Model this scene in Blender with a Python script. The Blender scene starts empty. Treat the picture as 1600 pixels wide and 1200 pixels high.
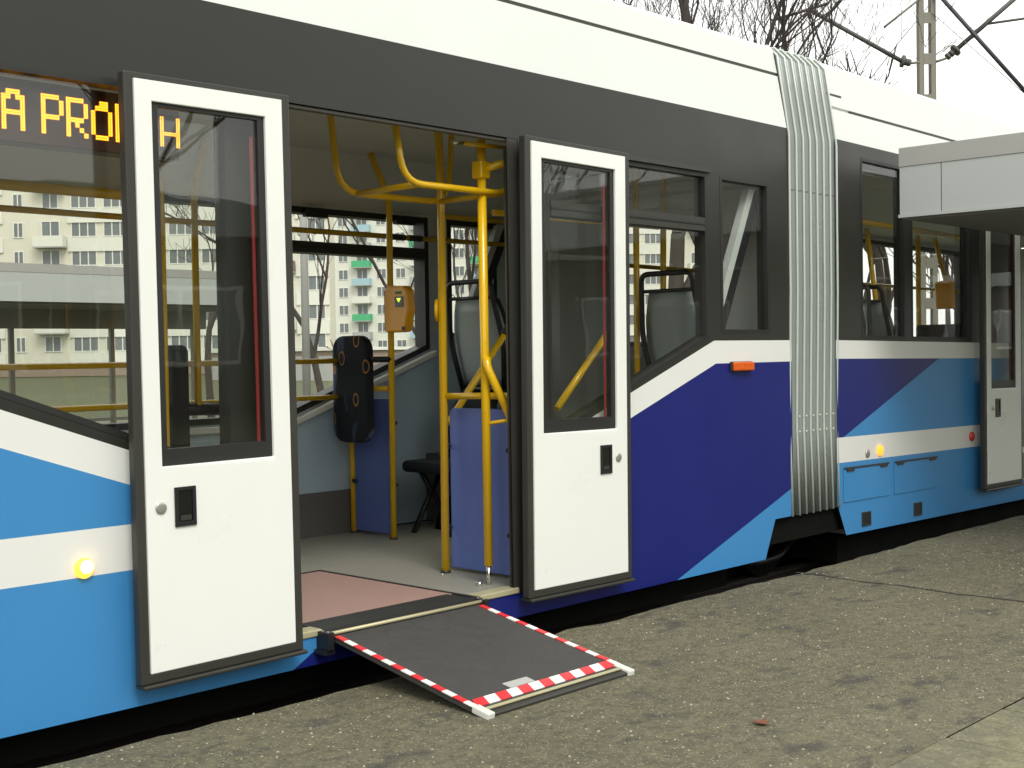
import bpy, bmesh, math, random
from mathutils import Vector, Matrix

sc = bpy.context.scene
COL = sc.collection
R = math.radians

# ------------------------------------------------------------------ camera
YAW, PITCH, ROLL = 0.8102, -0.0242, -0.0155
F = Vector((math.sin(YAW) * math.cos(PITCH), math.cos(YAW) * math.cos(PITCH), math.sin(PITCH)))
RT = Vector((math.cos(YAW), -math.sin(YAW), 0))
UP = RT.cross(F)
c_, s_ = math.cos(ROLL), math.sin(ROLL)
RX, UX = c_ * RT + s_ * UP, -s_ * RT + c_ * UP
cam = bpy.data.cameras.new('camera')
cam.sensor_width = 36.0
cam.lens = 1997.5 / 1600 * 36.0
cam.clip_start, cam.clip_end = 0.05, 3000
camo = bpy.data.objects.new('camera', cam)
COL.objects.link(camo)
m = Matrix((RX, UX, -F)).transposed().to_4x4()
m.translation = (0, -3.9765, 1.256)
camo.matrix_world = m
sc.camera = camo

# ------------------------------------------------------------------ sky and sun
SUN_EL, SUN_AZ = R(48), R(205)          # azimuth from +Y clockwise: behind the camera, a little left
w = bpy.data.worlds.new('World')
sc.world = w
w.use_nodes = True
nt = w.node_tree
nt.nodes.clear()
sky = nt.nodes.new('ShaderNodeTexSky')
sky.sky_type = 'NISHITA'
sky.sun_disc = False
sky.sun_elevation = SUN_EL
sky.sun_rotation = SUN_AZ
sky.dust_density = 4.0
cloud = nt.nodes.new('ShaderNodeMix')
cloud.data_type = 'RGBA'
cloud.inputs['Factor'].default_value = 0.85     # closed cloud cover in front of the blue
cloud.inputs['B'].default_value = (12.3, 12.4, 11.8, 1)
nt.links.new(sky.outputs[0], cloud.inputs['A'])
bg = nt.nodes.new('ShaderNodeBackground')
bg.inputs['Strength'].default_value = 0.11
nt.links.new(cloud.outputs['Result'], bg.inputs['Color'])
wo = nt.nodes.new('ShaderNodeOutputWorld')
nt.links.new(bg.outputs[0], wo.inputs[0])

sun = bpy.data.lights.new('sun', 'SUN')
sun.energy = 1.5
sun.angle = R(24)
sun.color = (1, 0.98, 0.94)
suno = bpy.data.objects.new('sun', sun)
COL.objects.link(suno)
sd = Vector((math.sin(SUN_AZ) * math.cos(SUN_EL), math.cos(SUN_AZ) * math.cos(SUN_EL), math.sin(SUN_EL)))
suno.rotation_euler = (-sd).to_track_quat('-Z', 'Y').to_euler()
suno.location = (0, -10, 12)

sc.view_settings.view_transform = 'Standard'
sc.view_settings.look = 'None'
sc.view_settings.gamma = 1
sc.view_settings.exposure = 0.36
sc.cycles.max_bounces = 7
sc.cycles.transparent_max_bounces = 16
sc.cycles.use_denoising = True

# ------------------------------------------------------------------ materials
MATS = {}


def new_mat(name):
    m = bpy.data.materials.new(name)
    m.use_nodes = True
    MATS[name] = m
    return m, m.node_tree, m.node_tree.nodes['Principled BSDF']


def mat(name, col, rough=0.5, metal=0.0, coat=0.0, var=0.06, vscale=3.0, bump=0.0, bscale=60.0, spec=0.5):
    """plain surface with a faint unevenness of tone, gloss and relief"""
    m, t, b = new_mat(name)
    tc = t.nodes.new('ShaderNodeTexCoord')
    n = t.nodes.new('ShaderNodeTexNoise')
    n.inputs['Scale'].default_value = vscale
    n.inputs['Detail'].default_value = 6
    t.links.new(tc.outputs['Object'], n.inputs['Vector'])
    mx = t.nodes.new('ShaderNodeMix')
    mx.data_type = 'RGBA'
    mx.inputs['A'].default_value = tuple(max(0, c * (1 - var)) for c in col) + (1,)
    mx.inputs['B'].default_value = tuple(min(1, c * (1 + var)) for c in col) + (1,)
    t.links.new(n.outputs['Fac'], mx.inputs['Factor'])
    t.links.new(mx.outputs['Result'], b.inputs['Base Color'])
    mr = t.nodes.new('ShaderNodeMapRange')
    mr.inputs['From Min'].default_value = 0.3
    mr.inputs['From Max'].default_value = 0.7
    mr.inputs['To Min'].default_value = max(0.02, rough * 0.85)
    mr.inputs['To Max'].default_value = min(1, rough * 1.15)
    t.links.new(n.outputs['Fac'], mr.inputs['Value'])
    t.links.new(mr.outputs[0], b.inputs['Roughness'])
    b.inputs['Metallic'].default_value = metal
    b.inputs['Coat Weight'].default_value = coat
    b.inputs['Coat Roughness'].default_value = 0.08
    b.inputs['Specular IOR Level'].default_value = spec
    if bump:
        n2 = t.nodes.new('ShaderNodeTexNoise')
        n2.inputs['Scale'].default_value = bscale
        n2.inputs['Detail'].default_value = 4
        t.links.new(tc.outputs['Object'], n2.inputs['Vector'])
        bp = t.nodes.new('ShaderNodeBump')
        bp.inputs['Strength'].default_value = bump
        bp.inputs['Distance'].default_value = 0.01
        t.links.new(n2.outputs['Fac'], bp.inputs['Height'])
        t.links.new(bp.outputs[0], b.inputs['Normal'])
    return m


def emit(name, col, strength):
    m, t, b = new_mat(name)
    b.inputs['Base Color'].default_value = (*[c * 0.6 for c in col], 1)
    b.inputs['Emission Color'].default_value = (*col, 1)
    b.inputs['Emission Strength'].default_value = strength
    return m


def glass(name, tint, f0=0.042):
    """thin pane: clear transmission with Fresnel (Schlick) mirror reflection"""
    m, t, b = new_mat(name)
    t.nodes.remove(b)
    g = t.nodes.new('ShaderNodeNewGeometry')
    dt = t.nodes.new('ShaderNodeVectorMath')
    dt.operation = 'DOT_PRODUCT'
    t.links.new(g.outputs['Normal'], dt.inputs[0])
    t.links.new(g.outputs['Incoming'], dt.inputs[1])

    def mth(op, a, bb=None, clamp=False):
        n = t.nodes.new('ShaderNodeMath')
        n.operation = op
        n.use_clamp = clamp
        for i, v in enumerate((a, bb)):
            if v is None:
                continue
            if isinstance(v, (int, float)):
                n.inputs[i].default_value = v
            else:
                t.links.new(v, n.inputs[i])
        return n.outputs[0]
    a = mth('ABSOLUTE', dt.outputs['Value'])
    p = mth('POWER', mth('SUBTRACT', 1.0, a, True), 5.0)
    fac = mth('ADD', mth('MULTIPLY', p, 1 - f0), f0, True)
    tr = t.nodes.new('ShaderNodeBsdfTransparent')
    tr.inputs[0].default_value = (*tint, 1)
    gl = t.nodes.new('ShaderNodeBsdfGlossy')
    gl.inputs['Roughness'].default_value = 0.012
    # slightly wavy pane
    tc = t.nodes.new('ShaderNodeTexCoord')
    nz = t.nodes.new('ShaderNodeTexNoise')
    nz.inputs['Scale'].default_value = 1.6
    t.links.new(tc.outputs['Object'], nz.inputs['Vector'])
    bp = t.nodes.new('ShaderNodeBump')
    bp.inputs['Strength'].default_value = 0.12
    bp.inputs['Distance'].default_value = 0.02
    t.links.new(nz.outputs['Fac'], bp.inputs['Height'])
    t.links.new(bp.outputs[0], gl.inputs['Normal'])
    mx = t.nodes.new('ShaderNodeMixShader')
    t.links.new(fac, mx.inputs[0])
    t.links.new(tr.outputs[0], mx.inputs[1])
    t.links.new(gl.outputs[0], mx.inputs[2])
    t.links.new(mx.outputs[0], t.nodes['Material Output'].inputs[0])
    return m


WHITE = mat('white_paint', (0.75, 0.76, 0.72), 0.34, coat=0.1, var=0.02)
DOORWHITE = mat('door_white_paint', (0.82, 0.835, 0.785), 0.3, coat=0.2, var=0.03)
LBLUE = mat('light_blue_paint', (0.050, 0.240, 0.52), 0.34, var=0.03, spec=0.4)
DBLUE = mat('deep_blue_paint', (0.009, 0.015, 0.150), 0.34, var=0.03, spec=0.36)
BAND = mat('charcoal_paint', (0.026, 0.0265, 0.022), 0.36, var=0.05, spec=0.38)
ROOFW = mat('roof_white', (0.66, 0.685, 0.645), 0.5, var=0.05, vscale=1.2)
RUB = mat('black_rubber', (0.016, 0.016, 0.014), 0.5, bump=0.1, var=0.2)
SEAL = mat('dark_grey_seal', (0.033, 0.032, 0.026), 0.45, var=0.12)
BLK = mat('black_plastic', (0.012, 0.012, 0.014), 0.4, var=0.2)
YEL = mat('yellow_rail', (0.82, 0.49, 0.008), 0.22, coat=0.4, var=0.06)
CHROME = mat('chrome', (0.75, 0.75, 0.72), 0.18, metal=1.0)
ALU = mat('aluminium', (0.55, 0.55, 0.50), 0.35, metal=0.8)
SILL = mat('sill_strip', (0.50, 0.46, 0.28), 0.45, metal=0.3)
BELLOW = mat('bellows_fabric', (0.25, 0.285, 0.265), 0.30, coat=0.2, var=0.05, vscale=6)
RIDGEHL = mat('bellows_ridge_highlight', (0.52, 0.55, 0.51), 0.22, coat=0.4)  # lighter colour paints the highlight along the bellows ridges
BSEAM = mat('bellows_seam', (0.20, 0.22, 0.21), 0.4)
FLOOR = mat('floor_vinyl', (0.27, 0.265, 0.215), 0.5, var=0.12, vscale=40)
PINK = mat('ramp_recess_pink', (0.36, 0.225, 0.185), 0.6, var=0.08, vscale=20)
WALLI = mat('interior_panel', (0.42, 0.52, 0.59), 0.45, var=0.05)
PILLAR = mat('interior_pillar', (0.50, 0.53, 0.51), 0.5, var=0.05)
KICK = mat('kick_panel', (0.11, 0.105, 0.095), 0.6, var=0.12, vscale=30)
CEIL = mat('ceiling_panel', (0.60, 0.61, 0.56), 0.55, var=0.05)
BPANEL = mat('blue_panel', (0.12, 0.175, 0.47), 0.45, var=0.08)
SHELL = mat('seat_shell_grey', (0.38, 0.43, 0.42), 0.4, var=0.06)
UPH = mat('seat_fabric_dark', (0.012, 0.014, 0.02), 0.85, bump=0.2, bscale=200)
LEDGE = mat('pale_ledge', (0.66, 0.66, 0.60), 0.45)
ORANGE = mat('orange_case', (0.95, 0.43, 0.008), 0.35, coat=0.25, var=0.05)
SCREEN = mat('black_screen', (0.006, 0.007, 0.006), 0.15)
GREENL = emit('green_arrow', (0.55, 1.0, 0.05), 1.6)
GREENP = mat('green_print', (0.06, 0.25, 0.02), 0.5)
LED = emit('amber_led', (1.0, 0.40, 0.02), 2.4)
DISP = mat('display_mesh_brown', (0.035, 0.014, 0.008), 0.4, var=0.25, vscale=120)
LAMPW = emit('lit_marker_lens', (1.0, 0.47, 0.05), 1.7)
LAMPC = emit('lamp_core', (1.0, 0.80, 0.40), 5.0)
LAMPO = emit('amber_marker_lens', (1.0, 0.36, 0.03), 1.3)
AMBER = mat('amber_reflector', (0.70, 0.11, 0.006), 0.3, coat=0.2, var=0.15, vscale=40)
REDL = mat('red_lens', (0.55, 0.03, 0.02), 0.15, coat=0.6)
REDS = mat('red_strip', (0.27, 0.03, 0.028), 0.45)
STRED = mat('warning_red', (0.68, 0.03, 0.04), 0.4, var=0.05)
STWHT = mat('warning_white', (0.82, 0.80, 0.74), 0.4, var=0.03)
RAMPS = mat('ramp_grip', (0.048, 0.046, 0.043), 0.7, var=0.2, vscale=14, bump=0.5, bscale=260)
UNDER = mat('underframe', (0.006, 0.006, 0.005), 0.9, var=0.3, spec=0.1)
RUST = mat('rusty_steel', (0.03, 0.022, 0.016), 0.7, var=0.3, vscale=12)
CONC = mat('shelter_panel', (0.43, 0.45, 0.435), 0.55, var=0.05, vscale=1.5, bump=0.03)
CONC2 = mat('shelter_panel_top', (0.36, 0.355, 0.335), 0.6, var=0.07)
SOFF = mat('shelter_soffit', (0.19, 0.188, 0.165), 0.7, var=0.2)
STEEL = mat('mast_paint', (0.20, 0.19, 0.15), 0.6, var=0.12)
STEELM = mat('arm_paint', (0.095, 0.09, 0.085), 0.6, var=0.12)
STEELD = mat('dark_tube', (0.045, 0.04, 0.045), 0.5)
BARK = mat('bark', (0.055, 0.045, 0.036), 0.9, var=0.3, vscale=9)
TWIG = mat('twig', (0.05, 0.038, 0.032), 0.9, var=0.3)
TWIG2 = mat('shrub_twig', (0.22, 0.14, 0.06), 0.9, var=0.3)
BCREAM = mat('render_cream', (0.66, 0.64, 0.53), 0.8, var=0.07, vscale=0.6)
BPALE = mat('render_pale', (0.71, 0.71, 0.63), 0.8, var=0.06, vscale=0.7)
BYEL = mat('render_yellow', (0.62, 0.50, 0.25), 0.8, var=0.06)
BBROWN = mat('render_brown', (0.27, 0.21, 0.16), 0.8, var=0.1)
BWIN = mat('window_white', (0.75, 0.75, 0.70), 0.5)
BPANE = mat('window_pane_grey', (0.16, 0.18, 0.18), 0.12, var=0.4, vscale=0.25)
BGREEN = mat('balcony_green', (0.08, 0.42, 0.20), 0.6)
BBLUE = mat('balcony_blue', (0.35, 0.52, 0.58), 0.6)
BGREY = mat('balcony_grey', (0.40, 0.40, 0.38), 0.6)
BMAR = mat('balcony_maroon', (0.22, 0.10, 0.10), 0.6)
GLASS = glass('tram_glass', (0.985, 0.99, 0.98))
GLASSD = glass('door_glass', (0.95, 0.96, 0.945))
SHGLASS = glass('shelter_glass', (0.95, 0.96, 0.95))


def fabric():
    m, t, b = new_mat('pad_fabric')
    b.inputs['Roughness'].default_value = 0.9
    tc = t.nodes.new('ShaderNodeTexCoord')
    mp = t.nodes.new('ShaderNodeMapping')
    mp.inputs['Scale'].default_value = (1, 1.25, 0.8)
    t.links.new(tc.outputs['Object'], mp.inputs['Vector'])
    v = t.nodes.new('ShaderNodeTexVoronoi')
    v.inputs['Scale'].default_value = 7.6
    t.links.new(mp.outputs[0], v.inputs['Vector'])
    r = t.nodes.new('ShaderNodeValToRGB')
    r.color_ramp.elements.remove(r.color_ramp.elements[0])
    r.color_ramp.elements[0].position = 0
    r.color_ramp.elements[0].color = (0.006, 0.009, 0.014, 1)
    for p, c in ((0.20, (0.006, 0.009, 0.014, 1)), (0.215, (0.42, 0.20, 0.03, 1)), (0.255, (0.36, 0.17, 0.03, 1)), (0.275, (0.006, 0.009, 0.014, 1))):
        e = r.color_ramp.elements.new(p)
        e.color = c
    t.links.new(v.outputs['Distance'], r.inputs[0])
    n = t.nodes.new('ShaderNodeTexNoise')
    n.inputs['Scale'].default_value = 14
    mp2 = t.nodes.new('ShaderNodeMapping')
    mp2.inputs['Rotation'].default_value = (R(35), 0, 0)
    mp2.inputs['Scale'].default_value = (1, 1, 0.22)
    t.links.new(tc.outputs['Object'], mp2.inputs['Vector'])
    t.links.new(mp2.outputs[0], n.inputs['Vector'])
    r2 = t.nodes.new('ShaderNodeValToRGB')
    r2.color_ramp.elements[0].position = 0.52
    r2.color_ramp.elements[0].color = (0, 0, 0, 1)
    r2.color_ramp.elements[1].position = 0.68
    r2.color_ramp.elements[1].color = (0.09, 0.13, 0.25, 1)
    t.links.new(n.outputs['Fac'], r2.inputs[0])
    ad = t.nodes.new('ShaderNodeMix')
    ad.data_type = 'RGBA'
    ad.blend_type = 'ADD'
    ad.inputs['Factor'].default_value = 1
    t.links.new(r.outputs[0], ad.inputs['A'])
    t.links.new(r2.outputs[0], ad.inputs['B'])
    t.links.new(ad.outputs['Result'], b.inputs['Base Color'])
    return m


PADF = fabric()


def asphalt(name, base, speck, dark, bumpv=0.6, speck_amt=0.62, piece=0.0):
    m, t, b = new_mat(name)
    tc = t.nodes.new('ShaderNodeTexCoord')

    def noise(scale, detail=5, rough=0.6):
        n = t.nodes.new('ShaderNodeTexNoise')
        n.inputs['Scale'].default_value = scale
        n.inputs['Detail'].default_value = detail
        n.inputs['Roughness'].default_value = rough
        t.links.new(tc.outputs['Object'], n.inputs['Vector'])
        return n.outputs['Fac']

    def ramp(src, p0, p1, c0=(0, 0, 0, 1), c1=(1, 1, 1, 1)):
        r = t.nodes.new('ShaderNodeValToRGB')
        r.color_ramp.elements[0].position = p0
        r.color_ramp.elements[0].color = c0
        r.color_ramp.elements[1].position = p1
        r.color_ramp.elements[1].color = c1
        t.links.new(src, r.inputs[0])
        return r.outputs[0]

    def mix(f, a, bb):
        x = t.nodes.new('ShaderNodeMix')
        x.data_type = 'RGBA'
        t.links.new(f, x.inputs['Factor'])
        for k, v in (('A', a), ('B', bb)):
            if isinstance(v, tuple):
                x.inputs[k].default_value = (*v, 1)
            else:
                t.links.new(v, x.inputs[k])
        return x.outputs['Result']
    big = mix(ramp(noise(1.1), 0.35, 0.68), tuple(c * 0.74 for c in base), tuple(c * 1.18 for c in base))
    fine = mix(ramp(noise(75, 3, 0.7), 0.32, 0.68), tuple(c * 0.52 for c in base), tuple(c * 1.45 for c in base))
    x = t.nodes.new('ShaderNodeMix')
    x.data_type = 'RGBA'
    x.inputs['Factor'].default_value = 0.45
    t.links.new(big, x.inputs['A'])
    t.links.new(fine, x.inputs['B'])
    col = x.outputs['Result']
    x2 = t.nodes.new('ShaderNodeMix')
    x2.data_type = 'RGBA'
    x2.blend_type = 'MULTIPLY'
    x2.inputs['Factor'].default_value = 1
    t.links.new(col, x2.inputs['A'])
    t.links.new(ramp(noise(17, 6, 0.7), 0.30, 0.66, (0.60, 0.61, 0.64, 1), (1.22, 1.20, 1.13, 1)), x2.inputs['B'])
    col = x2.outputs['Result']
    # pale stone grains bedded in the surface
    v = t.nodes.new('ShaderNodeTexVoronoi')
    v.inputs['Scale'].default_value = 85
    v.inputs['Randomness'].default_value = 1
    t.links.new(tc.outputs['Object'], v.inputs['Vector'])
    sep = t.nodes.new('ShaderNodeSeparateColor')
    t.links.new(v.outputs['Color'], sep.inputs[0])
    pick = ramp(sep.outputs[0], speck_amt, speck_amt + 0.05)
    dot = ramp(v.outputs['Distance'], 0.22, 0.34, (1, 1, 1, 1), (0, 0, 0, 1))
    mul = t.nodes.new('ShaderNodeMath')
    mul.operation = 'MULTIPLY'
    t.links.new(pick, mul.inputs[0])
    t.links.new(dot, mul.inputs[1])
    tone = mix(sep.outputs[1], tuple(c * 0.75 for c in speck), speck)
    col = mix(mul.outputs[0], col, tone)
    v2 = t.nodes.new('ShaderNodeTexVoronoi')
    v2.inputs['Scale'].default_value = 48
    t.links.new(tc.outputs['Object'], v2.inputs['Vector'])
    sep2 = t.nodes.new('ShaderNodeSeparateColor')
    t.links.new(v2.outputs['Color'], sep2.inputs[0])
    m2 = t.nodes.new('ShaderNodeMath')
    m2.operation = 'MULTIPLY'
    t.links.new(ramp(sep2.outputs[1], 0.70, 0.74), m2.inputs[0])
    t.links.new(ramp(v2.outputs['Distance'], 0.20, 0.40, (0.8, 0.8, 0.8, 1), (0, 0, 0, 1)), m2.inputs[1])
    col = mix(m2.outputs[0], col, dark)
    oi = t.nodes.new('ShaderNodeObjectInfo')
    x3 = t.nodes.new('ShaderNodeMix')
    x3.data_type = 'RGBA'
    x3.blend_type = 'MULTIPLY'
    x3.inputs['Factor'].default_value = 1
    t.links.new(col, x3.inputs['A'])
    t.links.new(ramp(oi.outputs['Random'], 0.0, 1.0, (1 - piece, 1 - piece, 1 - piece, 1), (1 + piece, 1 + piece, 1 + piece, 1)), x3.inputs['B'])
    col = x3.outputs['Result']
    # worn dark scabs, drawn out sideways
    mp = t.nodes.new('ShaderNodeMapping')
    mp.inputs['Scale'].default_value = (1.0, 1.7, 1)
    mp.inputs['Rotation'].default_value = (0, 0, R(38))
    t.links.new(tc.outputs['Object'], mp.inputs['Vector'])
    n = t.nodes.new('ShaderNodeTexNoise')
    n.inputs['Scale'].default_value = 3.4
    n.inputs['Detail'].default_value = 9
    n.inputs['Roughness'].default_value = 0.66
    t.links.new(mp.outputs[0], n.inputs['Vector'])
    col = mix(ramp(n.outputs['Fac'], 0.555, 0.66, (0, 0, 0, 1), (0.8, 0.8, 0.8, 1)), col, dark)
    t.links.new(col, b.inputs['Base Color'])
    b.inputs['Roughness'].default_value = 0.82
    bp = t.nodes.new('ShaderNodeBump')
    bp.inputs['Strength'].default_value = bumpv
    bp.inputs['Distance'].default_value = 0.012
    t.links.new(noise(110, 4, 0.7), bp.inputs['Height'])
    t.links.new(bp.outputs[0], b.inputs['Normal'])
    return m


ASPH = asphalt('platform_asphalt', (0.143, 0.133, 0.082), (0.36, 0.33, 0.23), (0.052, 0.049, 0.042), 0.8)
SLAB = asphalt('paving_concrete', (0.165, 0.158, 0.098), (0.34, 0.32, 0.24), (0.10, 0.095, 0.075), 0.35, 0.8, 0.22)
BALL = asphalt('ballast', (0.03, 0.026, 0.02), (0.08, 0.07, 0.05), (0.02, 0.02, 0.018), 1.0, 0.5)
GRASS = asphalt('grass_ground', (0.09, 0.10, 0.04), (0.16, 0.15, 0.07), (0.05, 0.05, 0.03), 1.0, 0.7)
PEBB = mat('pebble', (0.34, 0.31, 0.22), 0.8, var=0.3, vscale=30)

# ------------------------------------------------------------------ mesh helpers
ORG = {}


class MB:
    def __init__(s):
        s.v, s.f, s.m, s.sm, s.mats = [], [], [], [], []

    def mi(s, mm):
        if mm not in s.mats:
            s.mats.append(mm)
        return s.mats.index(mm)

    def poly(s, pts, mm, smooth=False):
        b = len(s.v)
        s.v += [Vector(p) for p in pts]
        s.f.append(tuple(range(b, b + len(pts))))
        s.m.append(s.mi(mm))
        s.sm.append(smooth)
        return s

    def faces(s, pts, fs, mm, smooth=False):
        b = len(s.v)
        s.v += [Vector(p) for p in pts]
        k = s.mi(mm)
        for f in fs:
            s.f.append(tuple(b + i for i in f))
            s.m.append(k)
            s.sm.append(smooth)
        return s

    def box(s, x0, x1, y0, y1, z0, z1, mm):
        p = [(x0, y0, z0), (x1, y0, z0), (x1, y1, z0), (x0, y1, z0), (x0, y0, z1), (x1, y0, z1), (x1, y1, z1), (x0, y1, z1)]
        return s.faces(p, [(0, 3, 2, 1), (4, 5, 6, 7), (0, 1, 5, 4), (1, 2, 6, 5), (2, 3, 7, 6), (3, 0, 4, 7)], mm)

    def prism(s, poly, axis, a, b, mm):
        """poly of 2D points in the two other axes (x,z for 'y'; y,z for 'x'; x,y for 'z')"""
        def P(p, t):
            return {'y': (p[0], t, p[1]), 'x': (t, p[0], p[1]), 'z': (p[0], p[1], t)}[axis]
        n = len(poly)
        pts = [P(p, a) for p in poly] + [P(p, b) for p in poly]
        fs = [tuple(range(n)), tuple(range(2 * n - 1, n - 1, -1))] + [(i, i + n, (i + 1) % n + n, (i + 1) % n) for i in range(n)]
        return s.faces(pts, fs, mm)

    def ring(s, outer, inner, y0, y1, mm):
        """frame between two polygons of equal length in x,z, from depth y0 to y1"""
        n = len(outer)
        pts = [(p[0], y0, p[1]) for p in outer] + [(p[0], y0, p[1]) for p in inner] + [(p[0], y1, p[1]) for p in outer] + [(p[0], y1, p[1]) for p in inner]
        fs = []
        for i in range(n):
            j = (i + 1) % n
            fs += [(i, j, n + j, n + i), (2 * n + i, 3 * n + i, 3 * n + j, 2 * n + j), (i, 2 * n + i, 2 * n + j, j), (n + i, n + j, 3 * n + j, 3 * n + i)]
        return s.faces(pts, fs, mm)

    def tube(s, path, r, mm, n=10, r1=None, caps=True):
        path = [Vector(p) for p in path]
        k = len(path)
        rings = []
        up = None
        for i, p in enumerate(path):
            if i == 0:
                d = path[1] - path[0]
            elif i == k - 1:
                d = path[-1] - path[-2]
            else:
                d = (path[i] - path[i - 1]).normalized() + (path[i + 1] - path[i]).normalized()
            if d.length < 1e-9:
                d = Vector((0, 0, 1))
            d.normalize()
            if up is None:
                up = Vector((0, 0, 1)) if abs(d.z) < 0.9 else Vector((1, 0, 0))
            a = d.cross(up)
            if a.length < 1e-4:
                a = d.cross(Vector((0.3, 0.9, 0.1)))
            a.normalize()
            bb = a.cross(d).normalized()
            up = bb
            rr = r if r1 is None else r + (r1 - r) * i / (k - 1)
            rings.append([p + (a * math.cos(2 * math.pi * q / n) + bb * math.sin(2 * math.pi * q / n)) * rr for q in range(n)])
        pts = [q for ring in rings for q in ring]
        fs = []
        for i in range(k - 1):
            for q in range(n):
                q2 = (q + 1) % n
                fs.append((i * n + q, i * n + q2, (i + 1) * n + q2, (i + 1) * n + q))
        s.faces(pts, fs, mm, True)
        if caps:
            s.poly(rings[0][::-1], mm)
            s.poly(rings[-1], mm)
        return s

    def disc(s, c, axis, r, h, mm, n=20, dome=0.0):
        """short cylinder from c along axis, with an optional domed cap"""
        c, ax = Vector(c), Vector(axis).normalized()
        a = ax.orthogonal().normalized()
        b = ax.cross(a)
        def rg(rr, t):
            return [c + ax * t + (a * math.cos(2 * math.pi * q / n) + b * math.sin(2 * math.pi * q / n)) * rr for q in range(n)]
        prof = [(r, 0), (r, h)]
        if dome:
            for k in (1, 2, 3):
                g = k * math.pi / 8
                prof.append((r * math.cos(g), h + dome * math.sin(g)))
        pts = [p for rr, t in prof for p in rg(rr, t)]
        fs = []
        for i in range(len(prof) - 1):
            for q in range(n):
                q2 = (q + 1) % n
                fs.append((i * n + q, i * n + q2, (i + 1) * n + q2, (i + 1) * n + q))
        s.faces(pts, fs, mm, True)
        s.poly(rg(prof[-1][0], prof[-1][1]), mm, True)
        s.poly(rg(r, 0)[::-1], mm)
        return s

    def xf(s, fn):
        s.v = [Vector(fn(p)) for p in s.v]
        return s

    def build(s, name, parent=None, bevel=0.0, seg=2, fix=True):
        me = bpy.data.meshes.new(name)
        lo = [min(p[i] for p in s.v) for i in range(3)]
        hi = [max(p[i] for p in s.v) for i in range(3)]
        o = Vector(((lo[0] + hi[0]) / 2, (lo[1] + hi[1]) / 2, lo[2]))
        me.from_pydata([p - o for p in s.v], [], s.f)
        for mm in s.mats:
            me.materials.append(mm)
        me.polygons.foreach_set('material_index', s.m)
        me.polygons.foreach_set('use_smooth', s.sm)
        if fix:
            bm = bmesh.new()
            bm.from_mesh(me)
            bmesh.ops.remove_doubles(bm, verts=bm.verts, dist=1e-5)
            bmesh.ops.recalc_face_normals(bm, faces=bm.faces)
            bm.to_mesh(me)
            bm.free()
        me.update()
        ob = bpy.data.objects.new(name, me)
        COL.objects.link(ob)
        place(ob, o, parent)
        if bevel:
            md = ob.modifiers.new('bevel', 'BEVEL')
            md.width = bevel
            md.segments = seg
            md.limit_method = 'ANGLE'
            md.angle_limit = R(40)
        return ob


def place(ob, o, parent):
    o = Vector(o)
    ORG[ob] = o
    if parent:
        ob.parent = parent
        ob.location = o - ORG[parent]
    else:
        ob.location = o


def empty(name, loc, parent=None):
    o = bpy.data.objects.new(name, None)
    o.empty_display_size = 0.2
    COL.objects.link(o)
    place(o, loc, parent)
    return o


def tag(o, label=None, cat=None, group=None, kind=None):
    for k, v in (('label', label), ('category', cat), ('group', group), ('kind', kind)):
        if v:
            o[k] = v
    return o


def box(name, x0, x1, y0, y1, z0, z1, mm, parent=None, bevel=0.0):
    return MB().box(x0, x1, y0, y1, z0, z1, mm).build(name, parent, bevel)


def fillet(path, r=0.06, k=5):
    path = [Vector(p) for p in path]
    out = [path[0]]
    for i in range(1, len(path) - 1):
        a, b, c = path[i - 1], path[i], path[i + 1]
        d1, d2 = (a - b), (c - b)
        t = min(r, d1.length * 0.45, d2.length * 0.45)
        p, q = b + d1.normalized() * t, b + d2.normalized() * t
        for j in range(k + 1):
            u = j / k
            out.append((1 - u) ** 2 * p + 2 * u * (1 - u) * b + u * u * q)
    out.append(path[-1])
    return out


def tube(name, path, r, mm, parent=None, n=10, fr=0.06):
    return MB().tube(fillet(path, fr), r, mm, n).build(name, parent)


def cut(polys, a, b):
    """split every convex polygon by the line a-b"""
    out = []
    nx, ny = -(b[1] - a[1]), b[0] - a[0]
    for p in polys:
        d = [(q[0] - a[0]) * nx + (q[1] - a[1]) * ny for q in p]
        if min(d) > -1e-7 or max(d) < 1e-7:
            out.append(p)
            continue
        L, G = [], []
        for i in range(len(p)):
            j = (i + 1) % len(p)
            if d[i] <= 1e-9:
                L.append(p[i])
            if d[i] >= -1e-9:
                G.append(p[i])
            if (d[i] > 1e-9 and d[j] < -1e-9) or (d[i] < -1e-9 and d[j] > 1e-9):
                t = d[i] / (d[i] - d[j])
                q = (p[i][0] + (p[j][0] - p[i][0]) * t, p[i][1] + (p[j][1] - p[i][1]) * t)
                L.append(q)
                G.append(q)
        out += [x for x in (L, G) if len(x) > 2]
    return out


def inside(poly, x, z):
    c = False
    for i in range(len(poly)):
        a, b = poly[i], poly[i - 1]
        if (a[1] > z) != (b[1] > z) and x < (b[0] - a[0]) * (z - a[1]) / (b[1] - a[1]) + a[0]:
            c = not c
    return c


def skin(x0, x1, z0, z1, lines, xs, zs, fn, y, shear=None, thick=0.0):
    """side wall in the plane y, cut into cells along the given lines; fn(x,z) gives the paint or None for an opening"""
    P = [[(x0, z0), (x1, z0), (x1, z1), (x0, z1)]]
    for x in xs:
        P = cut(P, (x, 0), (x, 1))
    for z in zs:
        P = cut(P, (0, z), (1, z))
    for a, b in lines:
        P = cut(P, a, b)
    mb = MB()
    for p in P:
        cx, cz = sum(q[0] for q in p) / len(p), sum(q[1] for q in p) / len(p)
        mm = fn(cx, cz)
        if mm is None:
            continue
        mb.poly([(q[0], y, q[1]) for q in p], mm)
    if shear:
        mb.xf(shear)
    return mb


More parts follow.
